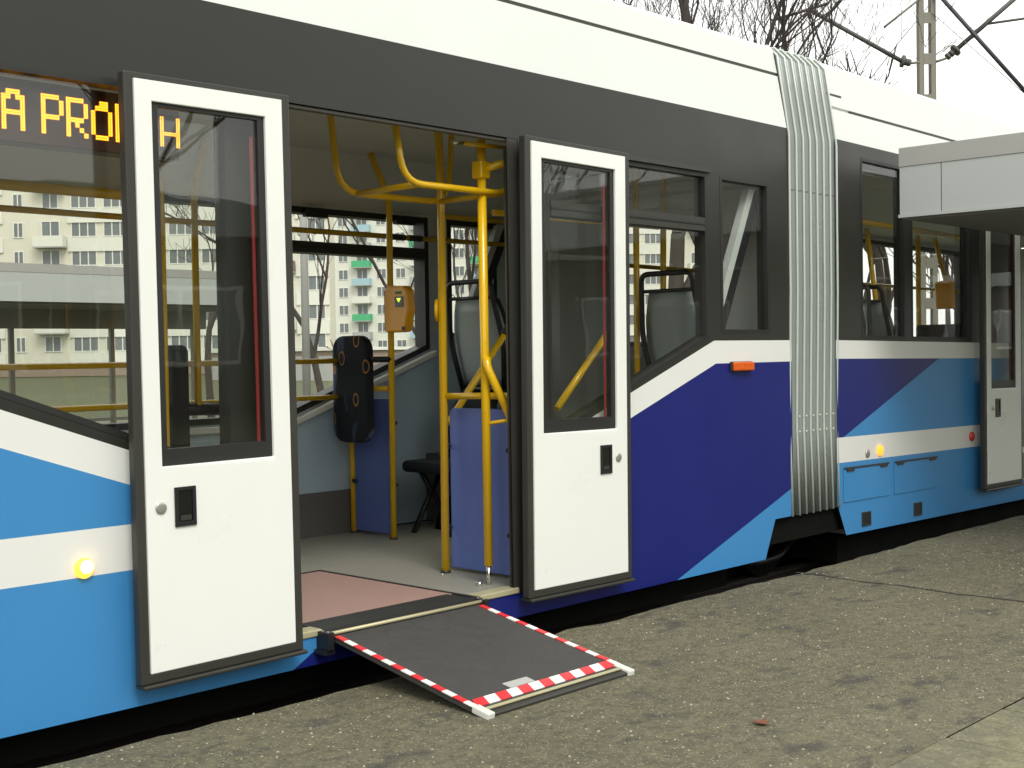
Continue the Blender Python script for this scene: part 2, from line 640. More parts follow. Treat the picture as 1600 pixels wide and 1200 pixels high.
def edges(poly):
    return [(poly[i], poly[(i + 1) % len(poly)]) for i in range(len(poly))]


def inset(poly, d):
    """inward offset of a convex counter-clockwise polygon"""
    n = len(poly)
    ls = []
    for i in range(n):
        a, b = Vector(poly[i]), Vector(poly[(i + 1) % n])
        t = (b - a).normalized()
        nn = Vector((-t.y, t.x))
        ls.append((a + nn * d, t))
    out = []
    for i in range(n):
        (p, t), (q, u) = ls[i - 1], ls[i]
        den = t.x * u.y - t.y * u.x
        k = ((q.x - p.x) * u.y - (q.y - p.y) * u.x) / den
        out.append((p.x + t.x * k, p.y + t.y * k))
    return out


J = mat('joint_filler', (0.045, 0.042, 0.034), 0.95, var=0.4, vscale=25)

# ================================================================== SETTING
g = MB()
g.poly([(-700, -700, -0.36), (900, -700, -0.36), (900, 900, -0.36), (-700, 900, -0.36)], GRASS)
tag(g.build('ground'), kind='structure')

# track bed below the tram
tag(box('track_bed', -60, 90, -0.6, 3.2, -0.34, -0.30, BALL), kind='structure')

# platform: asphalt slab with a slightly broken edge towards the track
random.seed(4)
top, N = [], 420
for i in range(N + 1):
    x = -14 + 44 * i / N
    y = -0.19 + 0.012 * math.sin(x * 1.7) + random.uniform(-0.010, 0.012) + (0.02 * math.sin(x * 9.1) if random.random() < 0.3 else 0)
    top.append((x, y))
mb = MB()
for i in range(N):
    (xa, ya), (xb, yb) = top[i], top[i + 1]
    mb.poly([(xa, -2.162, 0), (xb, -2.162, 0), (xb, yb - 0.02, 0), (xa, ya - 0.02, 0)], ASPH)
    mb.poly([(xa, ya - 0.02, 0), (xb, yb - 0.02, 0), (xb, yb, -0.02), (xa, ya, -0.02)], ASPH)
    mb.poly([(xa, ya, -0.02), (xb, yb, -0.02), (xb, yb - 0.01, -0.35), (xa, ya - 0.01, -0.35)], ASPH)
plat = tag(mb.build('platform'), kind='structure')
# the open construction joint across the platform: a strip of dark filler with a ragged outline
mb = MB()
pts = []
for i in range(61):
    t = i / 60
    y = -0.20 - 1.95 * t
    x = 6.26 - 0.075 * t + 0.012 * math.sin(t * 23) + random.uniform(-0.006, 0.006)
    pts.append((x, y, 0.004 + random.uniform(0.0, 0.010)))
for a, b in zip(pts, pts[1:]):
    mb.poly([(a[0] - a[2], a[1], 0.003), (b[0] - b[2], b[1], 0.003), (b[0] + b[2], b[1], 0.003), (a[0] + a[2], a[1], 0.003)], J)
mb.build('expansion_joint', plat)

# second half of the platform: concrete slabs in rows, then asphalt again
slabs = tag(box('paving', -14, 30, -3.52, -2.1635, -0.34, -0.012, J), kind='structure')
random.seed(9)
sm_ = {}
for row in range(3):
    for i in range(34):
        x0 = 0.41 + (i - 4) * 0.4365 + (0.0 if row % 2 == 0 else 0.21)
        if x0 > 12.5 or x0 < -1.5:
            continue
        y1 = -2.1655 - row * 0.4365
        h = random.uniform(0.0, 0.006)
        o = MB().box(x0 + 0.007, x0 + 0.4295, y1 - 0.4275, y1, -0.0115, h, SLAB).build('paving_slab', slabs, 0.003)
        o.rotation_euler = (random.uniform(-0.004, 0.004), random.uniform(-0.004, 0.004), random.uniform(-0.003, 0.003))
tag(box('outer_walkway', -14, 30, -9.0, -3.525, -0.34, -0.004, ASPH), kind='structure')

# loose grit on the platform
random.seed(21)
mb = MB()
for i in range(2600):
    x = random.uniform(0.8, 9.5)
    y = random.uniform(-2.15, -0.22)
    r = random.choice([0.0022, 0.003, 0.003, 0.004, 0.0055])
    a = random.uniform(0, 6.28)
    ring = [(x + r * math.cos(a + q * 1.57) * random.uniform(0.7, 1.3), y + r * math.sin(a + q * 1.57) * random.uniform(0.7, 1.3), 0.0002) for q in range(4)]
    b = [(p[0], p[1], -0.002) for p in ring]
    t = (x, y, r * random.uniform(0.6, 1.0))
    mb.faces(b + ring + [t], [(0, 1, 5, 4), (1, 2, 6, 5), (2, 3, 7, 6), (3, 0, 4, 7), (4, 5, 8), (5, 6, 8), (6, 7, 8), (7, 4, 8)], PEBB)
tag(mb.build('grit', fix=False), 'pale grit scattered over the platform asphalt', kind='stuff')

# a fallen brown leaf
LEAFM = mat('dry_leaf', (0.17, 0.055, 0.03), 0.8, var=0.3, vscale=60)
mb = MB()
lp = [(0, -0.04), (0.012, -0.02), (0.03, -0.022), (0.024, -0.004), (0.042, 0.012), (0.02, 0.016), (0.012, 0.036), (0, 0.05), (-0.012, 0.034), (-0.022, 0.014), (-0.04, 0.008), (-0.022, -0.006), (-0.028, -0.024), (-0.01, -0.02)]
ct = (3.637, -1.643)
lp = [(p[0] * 0.75, p[1] * 0.75) for p in lp]
P0 = [(ct[0] + p[0], ct[1] + p[1], 0.004 + 0.35 * (abs(p[0]) + 0.3 * abs(p[1]))) for p in lp]
n = len(P0)
mb.faces(P0 + [(ct[0], ct[1], 0.006)], [(i, (i + 1) % n, n) for i in range(n)], LEAFM)
mb.faces([(p[0], p[1], p[2] - 0.0012) for p in P0] + [(ct[0], ct[1], 0.0045)], [((i + 1) % n, i, n) for i in range(n)], LEAFM)
lf = mb.build('fallen_leaf')
tag(lf, 'small dry reddish leaf lying on the asphalt platform', 'leaf')

# rails
for y in (0.46, 1.78):
    mb = MB()
    pr = [(y - 0.07, -0.30), (y + 0.07, -0.30), (y + 0.07, -0.285), (y + 0.012, -0.27), (y + 0.012, -0.20), (y + 0.035, -0.19), (y + 0.035, -0.165), (y - 0.035, -0.165), (y - 0.035, -0.19), (y - 0.012, -0.20), (y - 0.012, -0.27), (y - 0.07, -0.285)]
    mb.prism(pr, 'x', -50, 80, RUST)
    tag(mb.build('track_rail'), 'steel rail under the tram nearest the platform edge' if y < 1 else 'steel rail under the far side of the tram', 'rail', 'rails of the tram track')

# ================================================================== TRAM
tram = empty('tram', (4.0, 1.1, -0.165))
tag(tram, 'blue and white articulated low floor tram with open doors and a lowered ramp', 'tram')
FL = 0.183
YF, YO = 2.10, 2.20           # far inner wall, far outer wall


def sh2(p):
    return (p[0], p[1], p[2] - 0.012 * (p[0] - 7.1))


# ---- near side, first section
WR = [(4.43, 0.849), (5.72, 1.318), (5.72, 2.205), (4.43, 2.205)]
WL = [(1.41, 1.291), (2.70, 0.820), (2.70, 2.205), (1.41, 2.205)]
WSR = [(5.84, 1.345), (6.33, 1.345), (6.33, 2.205), (5.84, 2.205)]
WSL = [(0.80, 1.345), (1.29, 1.345), (1.29, 2.205), (0.80, 2.205)]
WLL = [(-1.6, 1.345), (0.60, 1.345), (0.60, 2.205), (-1.6, 2.205)]
NEAR = [WR, WL, WSR, WSL, WLL]


def paint1(x, z):
    if 2.90 < x < 4.24 and 0.165 < z < 2.224:
        return None
    for p in NEAR:
        if inside(p, x, z):
            return None
    if z < 0.275 and x > 6.262 + (z - 0.063) * 0.49:
        return None
    if z > 2.205:
        return BAND
    if x >= 3.565:
        up = min(1.043 + (x - 5.026) * 0.3535, 1.306)
        lo = min(0.917 + (x - 5.024) * 0.3473, 1.182)
        if z > up:
            return BAND
        if z > lo:
            return WHITE
        return LBLUE if z < 0.059 + (x - 5.42) * 0.336 else DBLUE
    up = min(1.102 - (x - 1.818) * 0.355, 1.306)
    lo = min(0.98 - (x - 1.815) * 0.346, 1.182)
    if z > up:
        return BAND
    if z > lo or 0.53 < z < 0.688:
        return WHITE
    if z < 0.2 and x > 2.929 + (z - 0.049) * 1.83:
        return DBLUE
    return LBLUE


L1 = [((5.026, 1.043), (6.026, 1.3965)), ((5.024, 0.917), (6.024, 1.2643)), ((5.42, 0.059), (6.42, 0.395)), ((1.818, 1.102), (2.818, 0.747)), ((1.815, 0.98), (2.815, 0.634)),
      ((2.929, 0.049), (3.112, 0.149)), ((6.262, 0.063), (6.36, 0.263))]
for p in NEAR:
    L1 += edges(p)
skin(-3, 6.56, 0.055, 2.54, L1, [2.90, 4.24, 3.565, 5.77, 5.787, 1.243], [0.165, 0.53, 0.688, 1.182, 1.306, 2.205, 2.224, 0.275], paint1, 0.0).build('body_side', tram)


def lining(x, z):
    if 2.90 < x < 4.24 and 0.165 < z < 2.224:
        return None
    for p in NEAR:
        if inside(inset(p, 0.02), x, z):
            return None
    return PILLAR if z > 1.0 else WALLI


LI = []
for p in NEAR:
    LI += edges(inset(p, 0.02))
skin(-3, 6.50, 0.19, 2.40, LI, [2.90, 4.24], [0.165, 2.205, 2.224, 1.0], lining, 0.062).build('side_lining', tram)


def window(poly, y0, y1, pane_y, parent=tram, fw=0.022, bar=None, tf=None, mm=GLASS, out=0.0015, name='window'):
    """window: rubber frame ring > pane, optional hopper bar"""
    mb = MB().ring(poly, inset(poly, fw), y0 - out, y1, RUB)
    if tf:
        mb.xf(tf)
    wdo = mb.build(name, parent)
    q = inset(poly, fw - 0.006)
    mb = MB().prism(q, 'y', pane_y, pane_y + 0.005, mm)
    if tf:
        mb.xf(tf)
    mb.build('pane', wdo)
    if bar:
        x0, x1, z0, z1 = bar
        mb = MB().box(x0, x1, y0 - 0.006, y1 + 0.01, z0, z1, SEAL)
        mb.box(x0, x1, y0 - 0.010, y0 - 0.0062, (z0 + z1) / 2 - 0.004, (z0 + z1) / 2 + 0.004, RUB)
        if tf:
            mb.xf(tf)
        mb.build('hopper_bar', wdo)
    return wdo


wr = window(WR, 0, 0.07, 0.02, bar=(4.455, 5.69, 1.893, 1.965))
MB().box(4.56, 5.745, -0.018, -0.0045, 2.207, 2.228, SEAL).build('rain_strip', wr)
window(WL, 0, 0.07, 0.02)
window(WSR, 0, 0.07, 0.02)
window(WSL, 0, 0.07, 0.02)
window(WLL, 0, 0.07, 0.02)


# diagonal braces behind the narrow windows
def brace(y0, y1, a, b, parent=tram):
    mb = MB()
    wv = 0.045
    mb.prism([(a[0] - wv, a[1]), (a[0] + 0.012, a[1]), (b[0] + 0.012, b[1]), (b[0] - wv, b[1])], 'y', y0, y1, PILLAR)
    mb.prism([(a[0] + 0.014, a[1]), (a[0] + 0.085, a[1]), (b[0] + 0.085, b[1]), (b[0] + 0.014, b[1])], 'y', y0, y1, BLK)
    return mb.build('diagonal_brace', parent)


brace(0.075, 0.12, (5.88, 1.32), (6.29, 2.17))
brace(2.03, 2.075, (5.84, 1.34), (6.25, 2.12))

# ---- far side, first section
FW = [(1.5, 1.29), (2.65, 0.885), (4.36, 0.885), (4.36, 2.135), (1.5, 2.135)]
FW2 = [(4.46, 0.885), (5.62, 1.29), (5.62, 2.135), (4.46, 2.135)]
FS = [(5.79, 1.36), (6.25, 1.36), (6.25, 2.135), (5.79, 2.135)]
FL0 = [(-1.6, 1.345), (1.3, 1.345), (1.3, 2.135), (-1.6, 2.135)]
FAR = [FW, FW2, FS, FL0]
LF = []
for p in FAR:
    LF += edges(p)


def farp(x, z):
    for p in FAR:
        if inside(p, x, z):
            return None
    if z > 1.9 and z > 2.135:
        return CEIL
    return PILLAR if z > 1.4 and x > 5.6 else WALLI


skin(-3, 6.50, 0.19, 2.40, LF, [5.6], [2.135, 1.4], farp, YF).build('far_side_lining', tram)


def faro(x, z):
    for p in FAR:
        if inside(p, x, z):
            return None
    return WHITE if 0.9 < z < 1.3 else (DBLUE if z < 1.3 else BAND)


skin(-3, 6.56, 0.055, 2.54, LF, [], [0.9, 1.3], faro, YO).build('far_body_side', tram)
window(FW, YF, YO, 2.15, out=0.003, fw=0.035)
window(FW2, YF, YO, 2.15, bar=(4.485, 5.595, 1.868, 1.935), out=0.003, fw=0.035)
window(FS, YF, YO, 2.15, out=0.003, fw=0.035)
window(FL0, YF, YO, 2.15, out=0.003, fw=0.035)
box('kick_panel', -3, 5.2, 2.085, 2.0985, FL, 0.445, KICK, tram)
for a, b in (((4.46, 0.875), (5.63, 1.283)), ((2.65, 0.875), (4.40, 0.875)), ((1.49, 1.283), (2.65, 0.875))):
    MB().prism([a, b, (b[0], b[1] - 0.035), (a[0], a[1] - 0.035)], 'y', 2.035, 2.0975, LEDGE).build('window_ledge', tram, 0.006)
# hopper latch blocks on the far window
for x in (4.62, 5.32):
    box('latch', x, x + 0.16, 2.06, 2.0965, 2.075, 2.125, BLK, tram)

# ---- floor, ceiling, roof
mb = MB().box(-3, 3.06, 0.066, YF - 0.002, 0.06, FL, FLOOR).box(3.06, 3.955, 1.135, YF - 0.002, 0.06, FL, FLOOR).box(3.955, 6.33, 0.066, YF - 0.002, 0.06, FL, FLOOR)
mb.box(3.06, 3.955, 0.012, 1.1345, 0.06, FL - 0.03, FLOOR)
mb.box(6.3305, 6.5, 0.30, YF - 0.002, 0.10, FL, FLOOR)
mb.build('floor', tram)
mb = MB()
prof = [(0.064, 2.232), (0.14, 2.245), (0.34, 2.42), (1.80, 2.42), (2.02, 2.20), (2.097, 2.15)]
for (a, b) in zip(prof, prof[1:]):
    mb.poly([(-3, a[0], a[1]), (6.5, a[0], a[1]), (6.5, b[0], b[1]), (-3, b[0], b[1])], CEIL)
mb.build('ceiling', tram)
box('door_header', 2.87, 4.28, 0.004, 0.075, 2.2245, 2.40, SEAL, tram)
box('header_trim', 2.95, 4.20, 0.012, 0.045, 2.208, 2.2225, KICK, tram, 0.004)


def roof(name, x0, x1, groove, tf=None):
    h = [(0.0, 2.54), (0.004, 2.562), (0.058, groove - 0.004), (0.075, groove), (0.075, groove + 0.012), (0.061, groove + 0.015), (0.088, 3.0), (0.12, 3.03), (0.5, 3.07), (1.1, 3.085)]
    if groove < 2.8:
        h[2] = (0.036, groove - 0.004); h[3] = (0.052, groove); h[4] = (0.052, groove + 0.012); h[5] = (0.039, groove + 0.015)
    p = h + [(2.2 - a, b) for a, b in h[-2::-1]]
    mb = MB()
    for a, b in zip(p, p[1:]):
        mb.poly([(x0, a[0], a[1]), (x1, a[0], a[1]), (x1, b[0], b[1]), (x0, b[0], b[1])], ROOFW)
    for x in (x0, x1):
        mb.poly([(x, a, b) for a, b in p], ROOFW)
    if tf:
        mb.xf(tf)
    ro = mb.build(name, tram)
    gy = h[3][0] - 0.010
    mb = MB().box(x0 + 0.25 if x0 > 7 else x0, x1, gy, gy + 0.009, groove, groove + 0.0125, SEAL)
    if tf:
        mb.xf(tf)
    mb.build('roof_seam', ro)
    return ro


r1 = roof('roof', -3, 6.53, 2.852)
r2 = roof('roof', 7.10, 14, 2.735, sh2)
mb = MB().box(7.085, 7.26, 0.052, 0.058, 2.815, 2.83, SEAL)
mb.build('roof_patch', r2)
for xs in (8.9, 10.6, 12.2):
    MB().box(xs, xs + 0.004, 0.05, 0.0515, 2.60, 2.70, SEAL).xf(sh2).build('roof_joint', r2)

# ---- door opening pillars and sill
for sg in (-1, 1):
    X = (lambda v: v) if sg > 0 else (lambda v: 7.13 - v)
    mb = MB().prism([(X(4.170), 0.002), (X(4.242), 0.002), (X(4.36), 0.10), (X(4.36), 0.14), (X(4.315), 0.14)], 'z', 0.166, 2.2235, SEAL)
    for k in range(4):
        t = 0.12 + k * 0.24
        x, y = 4.170 + 0.145 * t, 0.002 + 0.138 * t
        mb.prism([(X(x - 0.012), y), (X(x + 0.004), y - 0.004), (X(x + 0.014), y + 0.014), (X(x - 0.004), y + 0.018)], 'z', 0.192, 2.176, RUB)
    mb.build('door_pillar', tram)
box('sill', 2.95, 3.075, -0.008, 0.07, 0.166, 0.192, SILL, tram, 0.004)
box('sill', 3.95, 4.20, -0.008, 0.07, 0.166, 0.192, SILL, tram, 0.004)


# ---- sliding door leaves
def leaf(x0, w, hx, lockx, tf, redx, zs=0.0):
    """outer white corner at x0; w white width; hx handle, lockx lock, redx red strip (absolute x)"""
    z0, z1 = 0.183, 2.203
    yo, yi = -0.095, -0.045
    d = empty('sliding_door', (x0 + w / 2, -0.07, z0 - 0.03), tram)
    ox = [(x0, z0), (x0 + w, z0), (x0 + w, z1), (x0, z1)]
    gx = [(x0 + 0.065, 0.887), (x0 + w - 0.075, 0.887), (x0 + w - 0.075, 2.132), (x0 + 0.065, 2.132)]

    def B(mb, name, bev=0.0, par=d):
        mb.xf(tf)
        return mb.build(name, par, bev)
    B(MB().ring(ox, gx, yo, yi, DOORWHITE), 'door_panel', 0.003)
    ex = [(x0 - 0.036, z0 - 0.036), (x0 + w + 0.04, z0 - 0.036), (x0 + w + 0.04, z1 + 0.022), (x0 - 0.036, z1 + 0.022)]
    B(MB().ring(ex, ox, yo + 0.006, yi - 0.003, SEAL), 'edge_seal', 0.006)
    B(MB().box(x0 - 0.030, x0 + w + 0.052, yo - 0.004, yi + 0.01, z0 - 0.052, z0 - 0.0365, SEAL), 'bottom_seal', 0.005)
    g1 = [(gx[0][0] + 0.028, 0.945), (gx[1][0] - 0.028, 0.945), (gx[2][0] - 0.028, 2.118), (gx[3][0] + 0.028, 2.118)]
    gf = B(MB().ring(gx, g1, yo + 0.012, yi - 0.006, RUB), 'pane_frame')
    g2 = inset(g1, -0.006)
    B(MB().prism(g2, 'y', yo + 0.02, yo + 0.025, GLASSD), 'pane', par=gf)
    B(MB().box(redx - 0.006, redx + 0.006, yi - 0.012, yi - 0.007, 0.93, 2.06, REDS), 'red_edge_strip')
    # recessed pull handle: dark surround, pocket, lip
    mb = MB().ring([(hx - 0.042, 0.675), (hx + 0.042, 0.675), (hx + 0.042, 0.812), (hx - 0.042, 0.812)], [(hx - 0.028, 0.69), (hx + 0.028, 0.69), (hx + 0.028, 0.80), (hx - 0.028, 0.80)], yo - 0.007, yo - 0.0005, BLK)
    mb.box(hx - 0.029, hx + 0.029, yo - 0.0025, yo - 0.0008, 0.688, 0.802, SCREEN)
    mb.box(hx - 0.022, hx + 0.022, yo - 0.006, yo - 0.0028, 0.695, 0.712, SEAL)
    B(mb, 'handle', 0.002)
    B(MB().disc((lockx, yo - 0.0005, 0.747), (0, -1, 0), 0.021, 0.004, ALU, dome=0.003), 'lock')
    # inner edge handrail seen from inside
    return d


def rotxz(cx, cz, ang, dx=0, dz=0, shear=False):
    c, s = math.cos(ang), math.sin(ang)

    def f(p):
        x, z = p[0] - cx, p[2] - cz
        q = (cx + x * c - z * s + dx, p[1], cz + x * s + z * c + dz)
        return sh2(q) if shear else q
    return f


leaf(2.270, 0.605, 2.418, 2.323, rotxz(2.57, 1.19, R(0.5)), 2.762)
leaf(4.222, 0.668, 4.725, 4.82, rotxz(4.55, 1.19, R(-0.5)), 4.772)
leaf(9.075, 0.60, 9.245, 9.16, lambda p: sh2((p[0], p[1], p[2] * 0.985 + 0.093)), 9.56)
leaf(11.16, 0.60, 11.62, 11.71, lambda p: sh2((p[0], p[1], p[2] * 0.985 + 0.093)), 11.66)

# ---- destination display behind the left window
disp = empty('destination_display', (2.0, 0.12, 1.97), tram)
box('display_case', 1.45, 2.56, 0.108, 0.20, 1.975, 2.185, DISP, disp, 0.004)
FONT = {'A': ["01110", "11011", "10001", "10001", "11111", "10001", "10001", "10001"],
        'P': ["11110", "10001", "10001", "10001", "11110", "10000", "10000", "10000"],
        'R': ["11110", "10001", "10001", "10001", "11110", "10100", "10010", "10001"],
        'O': ["00110", "01110", "10001", "10001", "10001", "10001", "10001", "01110"],
        'B': ["11110", "10001", "10001", "11110", "10001", "10001", "10001", "11110"],
        'H': ["10001", "10001", "10001", "10001", "11111", "10001", "10001", "10001"]}


def letter(ch, x0, z0, ht, wd):
    mb = MB()
    rows = FONT[ch]
    nz = len(rows) * 2
    pz, px = ht / nz, wd / 10
    for i, r in enumerate(rows):
        for j, c in enumerate(r):
            if c == '0':
                continue
            for a in (0, 1):
                for b in (0, 1):
                    cx, cz = x0 + (2 * j + a + 0.5) * px, z0 + ht - (2 * i + b + 0.5) * pz
                    q = 0.47 * pz
                    mb.faces([(cx - q, 0.1045, cz), (cx, 0.1045, cz - q), (cx + q, 0.1045, cz), (cx, 0.1045, cz + q), (cx - q, 0.1082, cz), (cx, 0.1082, cz - q), (cx + q, 0.1082, cz), (cx, 0.1082, cz + q)],
                             [(0, 1, 2, 3), (0, 4, 5, 1), (1, 5, 6, 2), (2, 6, 7, 3), (3, 7, 4, 0)], LED)
    return mb.build('letter', disp, fix=False)


for ch, x0 in (('A', 1.896), ('P', 2.032), ('R', 2.121), ('O', 2.212), ('B', 2.303)):
    letter(ch, x0, 2.014, 0.134, 0.080)
letter('H', 2.478, 2.018, 0.108, 0.082)

# ---- side lamps
MB().disc((2.088, -0.001, 0.56), (0, -1, 0), 0.034, 0.010, LAMPW, dome=0.012).build('marker_lamp', tram)
MB().disc((2.090, -0.021, 0.566), (0, -1, 0), 0.022, 0.003, LAMPC, dome=0.004).build('lamp_core', bpy.data.objects['marker_lamp'])
lo = MB().box(5.915, 6.122, -0.012, -0.001, 1.135, 1.190, SEAL).build('side_reflector', tram, 0.004)
MB().box(5.920, 6.117, -0.034, -0.0125, 1.138, 1.187, AMBER).build('lens', lo, 0.008)


# ---- ramp, hinged at the door sill and resting on the platform
ramp = empty('ramp', (3.49, -0.46, 0.0), tram)
HY, HZ, EY, EZ = -0.050, 0.168, -0.862, 0.020
RL = math.hypot(HY - EY, HZ - EZ)


def rp(x, t, n):
    """x across, t metres down the ramp, n metres proud of its top face"""
    dy, dz = (EY - HY) / RL, (EZ - HZ) / RL
    return (x, HY + dy * t + n * -dz * -1, HZ + dz * t + n * -dy)


def rbox(mb, x0, x1, t0, t1, n0, n1, mm, skew=0.0):
    pts = [rp(x0, t0, n0), rp(x1, t0, n0), rp(x1 + skew, t1, n0), rp(x0 + skew, t1, n0), rp(x0, t0, n1), rp(x1, t0, n1), rp(x1 + skew, t1, n1), rp(x0 + skew, t1, n1)]
    return mb.faces(pts, [(0, 3, 2, 1), (4, 5, 6, 7), (0, 1, 5, 4), (1, 2, 6, 5), (2, 3, 7, 6), (3, 0, 4, 7)], mm)


X0, X1 = 3.092, 3.897
rbox(MB(), X0, X1, 0, RL, -0.022, 0, RAMPS).build('ramp_plate', ramp, 0.003)
ns = 14
for side, xa in ((0, X0 - 0.004), (1, X1 - 0.022)):
    for k in range(ns):
        a, b = 0.02 + (RL - 0.05) * k / ns, 0.02 + (RL - 0.05) * (k + 1) / ns
        red = k % 2 == 0
        rbox(MB(), xa, xa + 0.026, a, b - 0.0008, 0.0006, 0.0042, STRED if red else STWHT).build('red_stripe' if red else 'white_stripe', ramp)
ne = 13
for k in range(ne):
    a, b = X0 + 0.026 + (X1 - X0 - 0.052) * k / ne, X0 + 0.026 + (X1 - X0 - 0.052) * (k + 1) / ne
    red = k % 2 == 0
    rbox(MB(), a + 0.012, b + 0.0112, RL - 0.085, RL - 0.03, 0.0006, 0.0036, STRED if red else STWHT, skew=-0.024).build('red_stripe' if red else 'white_stripe', ramp)
mb = MB()
rbox(mb, X0 + 0.03, X1 - 0.03, RL, RL + 0.034, -0.020, -0.003, SEAL)
mb.build('end_bar', ramp, 0.004)
rbox(MB(), X0 + 0.032, X1 - 0.032, RL - 0.012, RL + 0.004, 0.0006, 0.004, SILL).build('end_trim', ramp)
for xa in (X0 - 0.006, X1 - 0.034):
    rbox(MB(), xa, xa + 0.036, RL - 0.04, RL + 0.042, -0.019, 0.007, LEDGE).build('corner_cap', ramp, 0.005)
rbox(MB(), 3.335, 3.465, 0.690, 0.735, 0.0006, 0.0030, BGREY).build('rating_plate', ramp)
# hinge housing: sloping rubber apron, yellow nosing and two end brackets
mb = MB()
mb.prism([(-0.05, 0.152), (-0.05, 0.176), (0.0, 0.186), (0.16, 0.186), (0.16, 0.158)], 'x', 3.085, 3.905, RUB)
mb.build('hinge_apron', ramp)
tube('hinge_nosing', [(3.08, -0.053, 0.178), (3.91, -0.053, 0.178)], 0.008, SILL, ramp, 8)
for xa in (3.052, 3.906):
    mb = MB().box(xa, xa + 0.03, -0.075, 0.02, 0.118, 0.186, BLK)
    for q in (-0.055, -0.02):
        mb.disc((xa + 0.015, q, 0.186), (0, 0, 1), 0.006, 0.003, ALU, 8)
    mb.build('hinge_bracket', ramp, 0.004)
    box('bracket_base', xa - 0.012, xa + 0.04, -0.065, 0.02, 0.100, 0.1172, BLK, ramp)
box('ramp_recess', 3.075, 3.94, 0.165, 1.12, 0.155, 0.1815, PINK, tram, 0.003)
MB().ring([(0, 0)] * 4, [(0, 0)] * 4, 0, 0, BLK)
mb = MB().box(3.062, 3.074, 0.0, 1.134, 0.155, 0.1855, SEAL).box(3.941, 3.953, 0.0, 1.134, 0.155, 0.1855, SEAL).box(3.0745, 3.9405, 1.1215, 1.134, 0.155, 0.1852, SEAL)
mb.build('recess_edge', tram)

# ---- handrails and poles
PR = 0.0185


def pole(path, name='grab_pole', r=PR, fr=0.08, foot=True):
    p = tube(name, path, r, YEL, tram, 12, fr)
    if foot:
        a = path[0]
        MB().disc((a[0], a[1], FL), (0, 0, 1), r * 1.25, 0.012, SEAL, 12).build('foot', p)
        MB().disc((a[0] - 0.05, a[1] - 0.03, FL + 0.0005), (0, 0, 1), 0.008, 0.006, CHROME, 8).build('bolt', p)
    return p


def clamp(x, y, z, dx=0.05, dy=0.0, parent=tram):
    return MB().tube([(x - dx / 2, y - dy / 2, z), (x + dx / 2, y + dy / 2, z)], 0.014, BLK, 8).build('panel_clamp', parent, 0.0)


p1 = pole([(4.93, 2.055, FL), (4.93, 2.055, 1.24)])
p2 = pole([(4.89, 1.645, FL), (4.89, 1.635, 2.16), (4.80, 1.69, 2.42)])
p3 = pole([(4.296, 0.58, FL), (4.306, 0.58, 2.02), (4.312, 0.60, 2.42)], r=0.0205)
p4 = pole([(4.203, 0.19, FL + 0.09), (4.195, 0.19, 2.24)], name='door_drive_post', r=0.0215, foot=False)
MB().tube([(4.203, 0.19, FL), (4.203, 0.19, FL + 0.09)], 0.012, CHROME, 10).build('chrome_foot', p4)
MB().disc((4.15, 0.20, FL), (0, 0, 1), 0.016, 0.02, CHROME, 10).build('bolt', p4)
box('bracket', 4.163, 4.225, 0.160, 0.222, 2.06, 2.14, YEL, p4, 0.006)
tube('swing_arm', [(4.20, 0.19, 2.10), (4.27, 0.11, 2.135), (4.40, 0.045, 2.145)], 0.019, YEL, p4, 10, 0.06)
tube('drive_arm', [(4.05, 0.16, 2.205), (4.36, 0.16, 2.215)], 0.011, YEL, p4, 8)
tube('drive_pin', [(3.985, 0.16, 2.203), (4.048, 0.16, 2.205)], 0.009, CHROME, p4, 8)
tube('door_handrail', [(4.185, 0.165, 1.235), (4.175, 0.15, 1.19), (4.290, 0.03, 0.815)], 0.0195, YEL, p4, 12, 0.04)
tube('handrail_stay', [(4.20, 0.19, 0.93), (4.255, 0.075, 0.95)], 0.009, YEL, p4, 8)
p5 = pole([(4.585, 0.35, FL), (4.585, 0.35, 1.9), (4.56, 0.36, 2.24)], r=0.014)
p6 = pole([(5.99, 0.70, 0.62), (6.0, 0.70, 2.41)], foot=False)
p7 = pole([(6.30, 0.75, 0.62), (6.30, 0.72, 2.41)], foot=False)
p8 = pole([(3.0, 0.975, FL), (3.0, 0.975, 1.95), (3.0, 1.05, 2.41)])
p9 = pole([(3.78, 1.93, 1.0), (3.78, 1.93, 2.15), (3.78, 1.80, 2.41)], foot=False)
p10 = pole([(5.60, 1.20, 0.62), (5.60, 1.20, 2.41)], foot=False)
# yellow stop plate on pole three
MB().disc((4.278, 0.60, 1.47), (0.8, -1, 0), 0.055, 0.012, YEL, 18).build('stop_button', p3)

# overhead loop rail
lp = tube('overhead_loop_rail', [(3.655, 0.62, 2.42), (3.69, 0.60, 2.0), (4.37, 0.60, 2.0), (4.43, 0.62, 2.42)], 0.0155, YEL, tram, 10, 0.13)
tube('hoop', [(3.665, 0.19, 2.30), (3.70, 0.17, 2.0), (4.37, 0.17, 2.0), (4.41, 0.19, 2.30)], 0.0155, YEL, lp, 10, 0.11)
for x in (3.79, 4.30):
    tube('cross_bar', [(x, 0.60, 2.0), (x, 0.17, 2.0)], 0.0145, YEL, lp, 10)

